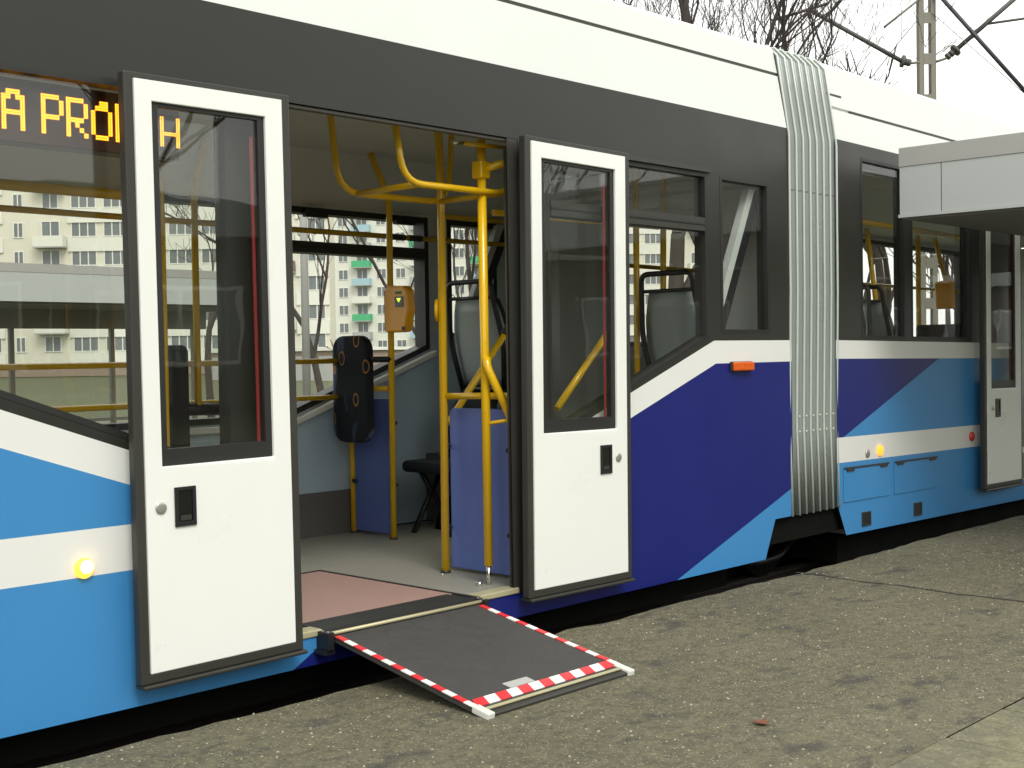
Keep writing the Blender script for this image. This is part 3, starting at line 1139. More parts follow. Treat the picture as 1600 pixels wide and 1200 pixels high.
# horizontal rails along the far windows
for z, y in ((1.985, 2.0), (1.226, 2.0), (1.012, 2.0)):
    x1 = 6.36 if z > 1.5 else 4.87
    rl = tube('window_rail', [(-2.5, y, z), (x1, y, z)], 0.0165, YEL, tram, 10)
    for xs in ((4.02, 5.22, 5.36) if z > 1.5 else (4.02,)):
        MB().tube([(xs, y, z), (xs + 0.11, y, z)], 0.0195, SEAL, 10).build('sleeve', rl)
    for xs in (-1.5, 0.2, 1.4, 3.5, 4.7, 5.7):
        if xs < x1:
            MB().tube([(xs, y, z), (xs, 2.1, z)], 0.009, SEAL, 8).build('rail_bracket', rl)
tube('overhead_rail', [(-2.5, 1.0, 1.962), (2.90, 1.0, 1.957), (3.0, 0.978, 1.957)], 0.0225, YEL, tram, 10)
tube('window_rail', [(5.66, 2.02, 2.142), (6.40, 2.02, 2.142)], 0.0165, YEL, tram, 10)
tube('window_rail', [(4.86, 2.02, 1.060), (4.885, 1.66, 1.060)], 0.0165, YEL, tram, 10)
tube('window_rail', [(4.306, 0.58, 1.05), (4.36, 0.12, 1.055)], 0.017, YEL, tram, 10)
tube('dark_sleeve', [(4.79, 1.70, 1.231), (4.888, 1.64, 1.231)], 0.018, BLK, tram, 10)
tube('window_rail', [(4.59, 0.50, 1.96), (5.95, 0.5, 1.97)], 0.0165, YEL, tram, 10)
tube('step_rail', [(4.54, 0.80, 0.90), (4.98, 0.80, 1.37)], 0.0185, YEL, tram, 10)
for xs, zs in ((4.96, 1.352),):
    MB().tube([(xs, 0.8, zs), (xs + 0.055, 0.8, zs + 0.058)], 0.022, SEAL, 10).build('sleeve', tram)
tube('step_rail', [(4.66, 0.16, 0.98), (5.05, 0.16, 1.34)], 0.0185, YEL, tram, 10)

# blue screens with clamps
s1 = box('screen_panel', 4.925, 4.940, 1.675, 2.03, FL + 0.02, 1.0, BPANEL, tram, 0.004)
for y, z in ((1.66, 0.50), (1.66, 0.86), (2.03, 0.50), (2.03, 0.86)):
    clamp(4.918, y, z, 0.03, 0.06, s1)
mb = MB().prism([(0.16, 0.20), (0.16, 0.99), (0.58, 0.99), (0.605, 0.965), (0.605, 0.20)], 'x', 4.362, 4.378, BPANEL)
s2 = mb.build('screen_panel', tram, 0.004)
for y, z in ((0.60, 0.80), (0.60, 0.40), (0.17, 0.80), (0.17, 0.40)):
    clamp(4.34, y, z, 0.06, 0.03, s2)


# leaning pads
def pad(x0, x1, y0, y1, z0, z1, mm, rr=0.09):
    c = []
    for cx, cz, a0 in ((y1 - rr, z1 - rr, 0), (y0 + rr, z1 - rr, 90), (y0 + rr, z0 + rr, 180), (y1 - rr, z0 + rr, 270)):
        for k in range(7):
            a = R(a0 + 15 * k)
            c.append((cx + rr * math.cos(a), cz + rr * math.sin(a)))
    return MB().prism(c, 'x', x0, x1, mm).build('leaning_pad', tram, 0.016, 3)


pd = pad(4.77, 4.83, 1.72, 2.04, 0.745, 1.372, PADF)
tube('pad_mount', [(4.83, 1.88, 1.1), (4.925, 2.0, 1.1)], 0.02, BLK, pd, 8)
pd2 = pad(3.60, 3.70, 1.88, 2.0, 0.74, 1.325, UPH, 0.045)
tube('arm_bar', [(3.58, 1.94, 0.99), (3.98, 1.94, 0.975)], 0.035, BLK, tram, 10)

# ticket validator on pole two
val = empty('ticket_validator', (4.86, 1.5, 1.38), tram)
mb = MB().prism([(1.425, 1.385), (1.585, 1.383), (1.592, 1.42), (1.590, 1.62), (1.565, 1.652), (1.43, 1.645), (1.395, 1.62), (1.390, 1.50), (1.41, 1.42)], 'x', 4.80, 4.862, ORANGE)
mb.build('case', val, 0.012, 3)
box('mounting', 4.863, 4.905, 1.57, 1.665, 1.40, 1.63, BLK, val, 0.004)
scn = box('display', 4.7965, 4.7995, 1.425, 1.495, 1.525, 1.585, SCREEN, val)
MB().prism([(1.475, 1.575), (1.443, 1.575), (1.459, 1.553)], 'x', 4.7935, 4.7962, GREENL).build('arrow', scn)
box('sticker', 4.797, 4.7997, 1.44, 1.49, 1.60, 1.614, GREENP, val)
box('slot', 4.797, 4.7997, 1.412, 1.44, 1.395, 1.415, BLK, val)

# ---- raised floor over the bogie with seats
for y0, y1 in ((0.066, 0.80), (1.40, 2.096)):
    box('podium', 5.56, 6.46, y0, y1, FL + 0.001, 0.62, KICK, tram, 0.01)
    box('podium', -2.4, 1.45, y0, y1, FL + 0.001, 0.62, KICK, tram, 0.01)


def seat(x, y, zb, face=1, wd=0.46, shell=SHELL, tilt=0.10, h=0.62):
    """face=+1: looks along +X, its grey back shell turned to the door"""
    s = empty('passenger_seat', (x, y, zb), tram)
    f = face
    zt = zb + 0.44
    rows = []
    for k in range(7):
        t = k / 6
        wv = wd / 2 * (0.80 + 0.20 * (1 - abs(t - 0.45) / 0.55 * 0.6)) * (1 - 0.18 * max(0, t - 0.75) / 0.25)
        rows.append((x - f * tilt * t, wv, zt + h * 0.86 * t))
    def sheet(off, th, mm, k0=0):
        mb = MB()
        pts, fs, nc = [], [], 7
        for (xx, wv, zz) in rows[k0:]:
            for j in range(nc):
                u = -1 + 2 * j / (nc - 1)
                pts.append((xx + f * (off + 0.035 * u * u), y + wv * u, zz))
        b = len(pts)
        pts += [(p[0] + f * th, p[1], p[2]) for p in pts]
        nr = len(rows) - k0
        for i in range(nr - 1):
            for j in range(nc - 1):
                q = i * nc + j
                fs += [(q, q + 1, q + nc + 1, q + nc), (b + q, b + q + nc, b + q + nc + 1, b + q + 1)]
        for i in range(nr - 1):
            for j in (0, nc - 1):
                q = i * nc + j
                fs.append((q, q + nc, b + q + nc, b + q))
        for j in range(nc - 1):
            for i in (0, nr - 1):
                q = i * nc + j
                fs.append((q, b + q, b + q + 1, q + 1))
        mb.faces(pts, fs, mm, True)
        return mb
    sheet(0, 0.014, shell).build('back_shell', s)
    sheet(0.018, 0.035, UPH, 0).build('back_cushion', s)
    xt = x - f * tilt
    hw = wd / 2 * 0.94
    tube('back_frame', [(x, y - wd / 2 * 0.8, zt - 0.02), (x - f * tilt * 0.5, y - wd / 2 * 1.0, zt + h * 0.43), (xt, y - hw * 0.9, zt + h * 0.86), (xt - f * 0.01, y - hw * 0.86, zt + h * 1.03), (xt - f * 0.01, y + hw * 0.86, zt + h * 1.03), (xt, y + hw * 0.9, zt + h * 0.86), (x - f * tilt * 0.5, y + wd / 2, zt + h * 0.43), (x, y + wd / 2 * 0.8, zt - 0.02)], 0.016, BLK, s, 8, 0.09)
    tube('cross_bar', [(xt, y - hw * 0.88, zt + h * 0.87), (xt, y + hw * 0.88, zt + h * 0.87)], 0.011, BLK, s, 8)
    MB().box(min(x, x + f * 0.42), max(x, x + f * 0.42), y - wd / 2 * 0.95, y + wd / 2 * 0.95, zt - 0.07, zt, UPH).build('cushion', s, 0.025)
    for dy in (-0.15, 0.15):
        tube('leg', [(x + f * 0.05, y + dy, zb), (x + f * 0.30, y + dy, zt - 0.06)], 0.017, BLK, s, 8)
        tube('leg', [(x + f * 0.36, y + dy, zb), (x + f * 0.12, y + dy, zt - 0.06)], 0.017, BLK, s, 8)
    tube('arm_hoop', [(x + f * 0.02, y - wd / 2, zt), (x + f * 0.02, y - wd / 2, zt + 0.11), (x + f * 0.26, y - wd / 2, zt + 0.11), (x + f * 0.28, y - wd / 2, zt)], 0.014, BLK, s, 8, 0.05)
    return s


seat(5.66, 1.66, 0.62, 1)
seat(5.50, 1.60, FL, -1, 0.40, UPH, h=0.40)
seat(6.02, 0.42, 0.62, 1, 0.44)
seat(1.05, 0.42, 0.62, -1)
seat(1.05, 1.70, 0.62, -1)
seat(0.2, 1.70, 0.62, -1)

# bulkheads at the ends of the first section
for y0, y1 in ((0.066, 0.50), (1.70, 2.096)):
    box('end_bulkhead', 6.44, 6.50, y0, y1, FL + 0.001, 2.30, PILLAR, tram)
box('end_bulkhead', 6.44, 6.50, 0.066, 2.096, 2.301, 2.41, PILLAR, tram)
box('end_bulkhead', -3.0, -2.94, 0.066, 2.096, FL + 0.001, 2.41, PILLAR, tram)

# ---- bellows between the sections
mb = MB()
nf, spp = 7, 12
prof = []
for k in range(nf * spp + 1):
    t = k / (nf * spp)
    x = 6.545 + 0.545 * t
    u = (t * nf) % 1.0
    e = min(u, 1 - u)
    prof.append((x, 0.032 * math.exp(-(e / 0.10) ** 2) + 0.010 * math.sin(math.pi * u)))
path = [(0.03, 0.272), (0.03, 0.77), (0.03, 0.85), (0.03, 1.6), (0.03, 2.49), (0.033, 2.515), (0.052, 2.64), (0.104, 2.965), (0.14, 3.005), (0.5, 3.05), (1.7, 3.05), (2.06, 3.005), (2.096, 2.965), (2.148, 2.64), (2.167, 2.515), (2.17, 2.49), (2.17, 0.272)]
rows = []
for i, (py, pz) in enumerate(path):
    a = path[max(0, i - 1)]
    b = path[min(len(path) - 1, i + 1)]
    d = Vector((b[0] - a[0], b[1] - a[1])).normalized()
    nrm = Vector((-d.y, d.x))
    pin = 0.55 if i in (1, 2) else 1.0
    rows.append([(x, py + nrm.x * (dd * pin + 0.004), pz + nrm.y * (dd * pin + 0.004)) for x, dd in prof])
pts = [p for r in rows for p in r]
nn = len(prof)
fs = [(i * nn + j, i * nn + j + 1, (i + 1) * nn + j + 1, (i + 1) * nn + j) for i in range(len(rows) - 1) for j in range(nn - 1)]
mb.faces(pts, fs, BELLOW, True)
bel = mb.build('bellows', tram)
bel.modifiers.new('thick', 'SOLIDIFY').thickness = 0.006
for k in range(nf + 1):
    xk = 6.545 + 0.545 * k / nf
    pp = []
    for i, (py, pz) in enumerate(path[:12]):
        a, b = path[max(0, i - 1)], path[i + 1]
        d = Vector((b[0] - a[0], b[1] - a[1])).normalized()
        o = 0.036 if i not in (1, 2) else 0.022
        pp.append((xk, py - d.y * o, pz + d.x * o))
    MB().tube(pp, 0.0075, RIDGEHL, 8).build('fold_highlight', bel)  # pale tube on each fold ridge stands in for its glint
mb = MB()
for k in range(1, nf):
    xk = 6.545 + 0.545 * k / nf
    for z in (0.765, 0.855):
        mb.disc((xk, -0.010, z), (0, -1, 0), 0.007, 0.004, LEDGE, 8)
mb.build('stitching', bel)
mb = MB()
sp = [(x, 0.03 - (dd + 0.0065), 0) for x, dd in prof]
for a, b in zip(sp, sp[1:]):
    mb.faces([(a[0], a[1], 2.188), (b[0], b[1], 2.188), (b[0], b[1], 2.196), (a[0], a[1], 2.196), (a[0], a[1] + 0.003, 2.188), (b[0], b[1] + 0.003, 2.188), (b[0], b[1] + 0.003, 2.196), (a[0], a[1] + 0.003, 2.196)], [(0, 1, 2, 3), (4, 7, 6, 5), (0, 4, 5, 1), (3, 2, 6, 7)], BSEAM, True)
mb.build('seam', bel)
# inner passage lining
mb = MB()
for y in (0.45, 1.75):
    mb.box(6.47, 7.16, y - 0.01, y + 0.01, FL, 2.25, PILLAR)
mb.box(6.47, 7.16, 0.43, 1.77, 2.251, 2.27, CEIL)
mb.box(6.47, 7.16, 0.43, 1.77, FL - 0.03, FL - 0.001, KICK)
mb.build('passage_lining', tram)

# ---- second section
W2 = [(7.40, 1.318), (7.99, 1.318), (7.99, 2.46), (7.40, 2.46)]
W3 = [(8.085, 1.318), (9.01, 1.318), (9.01, 2.46), (8.085, 2.46)]
W4 = [(11.6, 1.318), (13.4, 1.318), (13.4, 2.46), (11.6, 2.46)]
N2 = [W2, W3, W4]


def paint2(x, z):
    if 9.78 < x < 11.05 and 0.24 < z < 2.30:
        return None
    for p in N2:
        if inside(p, x, z):
            return None
    if z < 0.284 and x < 7.181 - (z - 0.09) * 0.53:
        return None
    if z > 1.304:
        return BAND
    if z > 1.19 or 0.545 < z < 0.702:
        return WHITE
    if z < 0.6:
        return LBLUE
    if z > 0.685 + (x - 7.109) * 0.3655:
        return DBLUE
    return LBLUE


L2 = [((7.109, 0.685), (8.109, 1.0505)), ((7.181, 0.09), (7.078, 0.284))]
for p in N2:
    L2 += edges(p)
skin(7.075, 14, 0.09, 2.54, L2, [9.78, 11.05], [0.24, 2.30, 0.284, 0.545, 0.702, 1.19, 1.304], paint2, 0.0, sh2).build('body_side', tram)
for p in N2:
    window(p, 0, 0.07, 0.02, tf=sh2, fw=0.02)


def lin2(x, z):
    if 9.78 < x < 11.05 and 0.24 < z < 2.30:
        return None
    for p in N2:
        if inside(inset(p, 0.01), x, z):
            return None
    return PILLAR


LL2 = []
for p in N2:
    LL2 += edges(inset(p, 0.01))
skin(7.12, 14, 0.2, 2.50, LL2, [9.78, 11.05], [0.24, 2.30], lin2, 0.062, sh2).build('side_lining', tram)
F2 = [[(7.5, 1.30), (9.1, 1.30), (9.1, 2.30), (7.5, 2.30)], [(9.25, 1.0), (10.9, 1.0), (10.9, 2.36), (9.25, 2.36)], [(11.05, 1.0), (13.6, 1.0), (13.6, 2.36), (11.05, 2.36)]]
LF2 = []
for p in F2:
    LF2 += edges(p)
skin(7.12, 14, 0.2, 2.45, LF2, [], [], lambda x, z: None if any(inside(p, x, z) for p in F2) else PILLAR, YF, sh2).build('far_side_lining', tram)
skin(7.075, 14, 0.09, 2.54, LF2, [], [1.3], lambda x, z: None if any(inside(p, x, z) for p in F2) else (BAND if z > 1.3 else DBLUE), YO, sh2).build('far_body_side', tram)
for p in F2:
    window(p, YF, YO, 2.15, tf=sh2, out=0.003, fw=0.035)
MB().box(7.30, 14, 0.066, YF - 0.002, 0.08, FL, FLOOR).xf(sh2).build('floor', tram)
MB().box(7.12, 14, 0.15, YF - 0.003, 2.40, 2.44, CEIL).xf(sh2).build('ceiling', tram)
box('end_bulkhead', 13.9, 13.96, 0.066, 2.096, 0.15, 2.3, PILLAR, tram)
for y0, y1 in ((0.066, 0.80), (1.40, 2.096)):
    box('podium', 7.2, 8.6, y0, y1, 0.175, 0.60, KICK, tram)
seat(7.95, 0.48, 0.60, -1, 0.44)
seat(8.35, 0.48, 0.60, 1, 0.44)
seat(7.9, 1.72, 0.60, 1, 0.44)
# rails, validator and posts in the second section
tube('overhead_rail', [(7.2, 0.5, 2.165), (10.6, 0.5, 2.12)], 0.022, YEL, tram, 10)
pole([(8.78, 0.6, FL), (8.78, 0.6, 1.4), (8.60, 0.6, 2.13)], foot=False)
pole([(9.42, 0.6, FL), (9.42, 0.6, 2.12)], foot=False)
pole([(10.9, 0.62, FL), (10.9, 0.62, 2.1)], foot=False)
pole([(10.0, 0.62, 1.7), (9.75, 0.62, 2.12)], foot=False)
MB().prism([(0.56, 1.56), (0.70, 1.56), (0.71, 1.78), (0.57, 1.80)], 'x', 9.93, 10.0, ORANGE).build('ticket_validator', tram, 0.012)
tube('window_rail', [(7.4, 2.0, 1.90), (13.5, 2.0, 1.84)], 0.0165, YEL, tram, 10)
box('luggage_box', 9.05, 9.75, 0.10, 0.45, 1.0, 1.42, BLK, tram, 0.02)
# door two: pillars
for xa, xb in ((9.73, 9.81), (11.02, 11.10)):
    MB().box(xa, xb, 0.004, 0.12, 0.2, 2.30, SEAL).xf(sh2).build('door_pillar', tram)
# access flaps, hinges, vents and lamps
for xa, xb in ((7.15, 7.735), (7.815, 8.44)):
    fp = MB().box(xa, xb, -0.006, -0.0008, 0.295, 0.500, LBLUE).xf(sh2).build('access_flap', tram, 0.002)
    MB().box(xa, xb, -0.010, -0.0062, 0.502, 0.513, SEAL).xf(sh2).build('hinge_line', fp)
    for xh in (xa + 0.03, xb - 0.12):
        MB().box(xh, xh + 0.09, -0.014, -0.0064, 0.488, 0.5015, SEAL).xf(sh2).build('hinge', fp)
for xv in (7.375, 8.09):
    vn = MB().ring([(xv, 0.125), (xv + 0.115, 0.125), (xv + 0.115, 0.215), (xv, 0.215)], [(xv + 0.01, 0.133), (xv + 0.105, 0.133), (xv + 0.105, 0.207), (xv + 0.01, 0.207)], -0.007, -0.0008, SEAL).xf(sh2).build('vent', tram)
    MB().box(xv + 0.01, xv + 0.105, -0.004, -0.001, 0.133, 0.207, BLK).xf(sh2).build('vent_mesh', vn)
MB().disc((7.617, -0.001, 0.59), (0, -1, 0), 0.034, 0.010, LAMPO, dome=0.012).build('marker_lamp', tram)
MB().disc((7.456, -0.001, 0.582), (0, -1, 0), 0.026, 0.006, ALU, dome=0.004).build('key_switch', tram)
MB().disc((9.00, -0.001, 0.60), (0, -1, 0), 0.034, 0.010, REDL, dome=0.012).build('rear_reflector', tram)

# ---- underframe and running gear
box('underframe', -3, 6.1, 0.16, 2.0, -0.09, 0.0525, UNDER, tram)
box('underframe', 7.35, 14, 0.16, 2.0, -0.12, 0.045, UNDER, tram)
for x in (5.62, 6.86):
    for y in (0.44, 1.72):
        wl = MB().disc((x, y - 0.04, 0.13), (0, 1, 0), 0.295, 0.09, UNDER, 28).build('wheel', tram)
        MB().disc((x, y - 0.042, 0.13), (0, -1, 0), 0.12, 0.03, RUST, 16, dome=0.02).build('hub', wl)
box('bogie_frame', 5.30, 7.15, 0.26, 0.38, 0.0595, 0.17, UNDER, tram, 0.01)
box('coupler', 6.15, 7.25, 0.95, 1.25, 0.0, 0.16, UNDER, tram, 0.01)
tube('cable_loom', [(6.35, 0.32, 0.02), (6.55, 0.25, -0.03), (6.8, 0.25, -0.02), (7.1, 0.33, 0.05)], 0.02, BLK, tram, 8)
box('gap_cover', 6.28, 7.35, 0.50, 1.8, 0.151, 0.17, UNDER, tram)
box('gap_apron', 6.20, 7.40, 0.046, 0.058, 0.12, 0.30, UNDER, tram)
box('data_label', 6.44, 6.56, 0.375, 0.379, 0.205, 0.225, LEDGE, tram).rotation_euler = (0, R(-18), 0)

# ================================================================== SHELTERS
def shelter_near():
    s = empty('platform_shelter', (9.8, -1.5, 0.0))
    tag(s, 'grey panelled shelter canopy on the platform in front of the tram', 'shelter')
    x0, x1, y0, y1, zb, zt = 7.32, 13.4, -2.75, -0.302, 2.045, 2.468
    zm = 2.355
    ys = [y1, -0.57, -1.40, -2.2, y0]
    for a, b in zip(ys, ys[1:]):
        box('fascia_panel', x0, x0 + 0.03, b + 0.003, a - 0.003, zb + 0.02, zm - 0.002, CONC, s)
    box('cap_strip', x0 - 0.004, x0 + 0.03, y0, y1, zm, zt, CONC2, s)
    xs = [x0 + 0.031, 8.6, 9.8, 11.0, 12.2, x1]
    for a, b in zip(xs, xs[1:]):
        for y, k in ((y1, -1), (y0, 1)):
            box('fascia_panel', a + 0.003, b - 0.003, min(y, y + k * 0.03), max(y, y + k * 0.03), zb + 0.02, zm - 0.002, CONC, s)
            box('cap_strip', a + 0.001, b - 0.001, min(y - k * 0.004, y + k * 0.03), max(y - k * 0.004, y + k * 0.03), zm, zt, CONC2, s)
    box('bottom_trim', x0 - 0.006, x1 + 0.006, y0 - 0.006, y1 + 0.006, zb, zb + 0.019, CONC, s)
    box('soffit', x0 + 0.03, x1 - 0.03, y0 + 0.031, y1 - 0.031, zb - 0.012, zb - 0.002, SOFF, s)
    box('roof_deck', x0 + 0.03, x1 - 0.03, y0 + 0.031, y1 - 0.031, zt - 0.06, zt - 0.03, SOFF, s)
    for x in (8.2, 10.3, 12.4):
        for y in (-2.55, -1.95):
            box('post', x - 0.04, x + 0.04, y - 0.04, y + 0.04, 0.0, zb - 0.013, STEEL, s)
    for x in (8.25, 10.35):
        box('glass_wall', x, x + 1.99, -2.556, -2.544, 0.25, 1.95, SHGLASS, s)


shelter_near()


def shelter_far():
    s = empty('platform_shelter', (9.0, 13.5, -0.1))
    tag(s, 'flat roofed grey shelter on the opposite platform, seen through the tram windows', 'shelter')
    x0, x1, y0, y1, zb, zt = 0.0, 12.2, 12.56, 15.0, 2.05, 2.56
    xs = [x0 + 2.44 * i for i in range(6)]
    for a, b in zip(xs, xs[1:]):
        box('fascia_panel', a + 0.004, b - 0.004, y0, y0 + 0.04, zb, zt - 0.12, CONC, s)
        box('cap_strip', a + 0.002, b - 0.002, y0 - 0.005, y0 + 0.04, zt - 0.118, zt, CONC2, s)
        box('fascia_panel', a + 0.004, b - 0.004, y1 - 0.04, y1, zb, zt - 0.12, CONC, s)
    for x in (x0, x1 - 0.04):
        box('fascia_panel', x, x + 0.04, y0 + 0.041, y1 - 0.041, zb, zt, CONC, s)
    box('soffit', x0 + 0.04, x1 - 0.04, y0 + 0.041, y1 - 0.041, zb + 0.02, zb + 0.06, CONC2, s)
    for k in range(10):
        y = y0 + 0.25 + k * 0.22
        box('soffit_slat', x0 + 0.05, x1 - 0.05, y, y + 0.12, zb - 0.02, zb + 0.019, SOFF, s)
    for x in (2.2, 4.3, 6.4, 7.65, 8.75, 10.4, 11.9):
        box('post', x - 0.035, x + 0.035, y1 - 0.3, y1 - 0.23, -0.1, 1.739, STEEL, s)
    box('back_beam', x0 + 0.1, x1 - 0.1, y1 - 0.36, y1 - 0.22, 1.74, zb - 0.022, STEEL, s)
    box('back_rail', 2.2, 11.9, y1 - 0.285, y1 - 0.245, 0.28, 0.33, STEEL, s)
    for a, b in ((6.45, 7.6), (7.7, 8.7), (8.8, 10.35)):
        box('glass_wall', a, b, y1 - 0.27, y1 - 0.26, 0.34, 1.73, SHGLASS, s)


shelter_far()
tag(box('opposite_platform', -30, 60, 11.2, 17, -0.35, -0.1, SLAB), kind='structure')
tag(box('road', -200, 300, 19, 27, -0.355, -0.33, ASPH), kind='structure')

# ================================================================== OVERHEAD LINE MAST
mast = empty('overhead_line_mast', (21.0, 6.02, -0.36))
tag(mast, 'tall battened steel mast carrying the tram wires behind the white roof', 'mast')
RH = Vector((math.cos(YAW), -math.sin(YAW), 0))
FH = Vector((math.sin(YAW), math.cos(YAW), 0))
MB0 = Vector((21.0, 6.02, 0))


def mp(r, z, d=0.0):
    return MB0 + RH * r + FH * d + Vector((0, 0, z))


def mbox(name, r0, r1, d0, d1, z0, z1, mm, parent=mast):
    mb = MB()
    P = [mp(r, z, d) for z in (z0, z1) for r, d in ((r0, d0), (r1, d0), (r1, d1), (r0, d1))]
    mb.faces(P, [(0, 3, 2, 1), (4, 5, 6, 7), (0, 1, 5, 4), (1, 2, 6, 5), (2, 3, 7, 6), (3, 0, 4, 7)], mm)
    return mb.build(name, parent)


for r in (-0.145, 0.06):
    mbox('column', r, r + 0.085, 0, 0.16, -0.36, 8.6, STEEL)
for k in range(12):
    z = 0.6 + 0.70 * k
    mbox('batten', -0.059, 0.059, -0.012, 0.0, z - 0.095, z + 0.095, STEEL)
tube('cantilever', [mp(-0.45, 6.17), mp(-2.04, 7.08)], 0.040, STEELM, mast, 8)
tube('registration_arm', [mp(-1.72, 7.17), mp(-2.66, 6.90)], 0.028, STEELD, mast, 8)
tube('registration_arm', [mp(-2.04, 7.08), mp(-1.1, 6.2, 2.0)], 0.015, STEELD, mast, 8)
tube('cantilever', [mp(0.50, 6.36), mp(2.2, 7.80)], 0.040, STEELM, mast, 8)
tube('registration_arm', [mp(1.0, 6.78), mp(2.4, 6.96)], 0.022, STEELM, mast, 8)
tube('stay_tube', [mp(0.02, 7.46, -0.05), mp(1.65, 5.38, -0.4)], 0.036, STEELD, mast, 8)
MB().tube([mp(1.62, 5.42, -0.4), mp(1.66, 5.20, -0.4)], 0.06, STEELD, 8).build('clamp', mast)
for pth in ([(-0.145, 6.15), (-0.28, 6.13), (-0.45, 6.17)], [(0.145, 6.15), (0.30, 6.20), (0.50, 6.36)]):
    mb = MB().tube([mp(*q) for q in pth], 0.022, STEEL, 8)
    for t in (0.2, 0.5, 0.85):
        a, b = pth[1], pth[2]
        q = (a[0] + (b[0] - a[0]) * t, a[1] + (b[1] - a[1]) * t)
        d = (mp(*b) - mp(*a)).normalized()
        mb.disc(mp(*q) - d * 0.015, d, 0.105 if t > 0.6 else 0.06, 0.045, STEELM, 12)
    mb.build('insulator', mast)
tube('top_bracket', [mp(-0.75, 6.75), mp(-0.10, 7.25)], 0.02, STEEL, mast, 8)
ww = tube('contact_wire', [mp(1.66, 5.20, -0.4), mp(8, 4.9, -9), mp(60, 5.2, -50)], 0.007, STEELD, None, 6)
tag(ww, 'thin contact wire running off from the mast clamp at the right edge', 'wire')
w2 = tube('guy_wire', [mp(0.06, 7.0), mp(1.62, 5.45, -0.3)], 0.006, STEEL, mast, 6)

# lamp post seen through the doorway
lpst = empty('lamp_post', (17.24, 18.66, -0.36))
tag(lpst, 'round grey concrete lamp post standing between the tram and the flats', 'lamp post')
MB().tube([(17.24, 18.66, -0.36), (17.24, 18.66, 9)], 0.095, BGREY, 12, r1=0.07).build('shaft', lpst)
tube('bracket_arm', [(17.24, 18.66, 8.9), (17.24, 18.66, 9.6), (16.2, 17.6, 9.9)], 0.035, BGREY, lpst, 8, 0.4)
MB().box(15.7, 16.25, 17.4, 17.65, 9.84, 9.98, BGREY).build('lamp_head', lpst, 0.03)


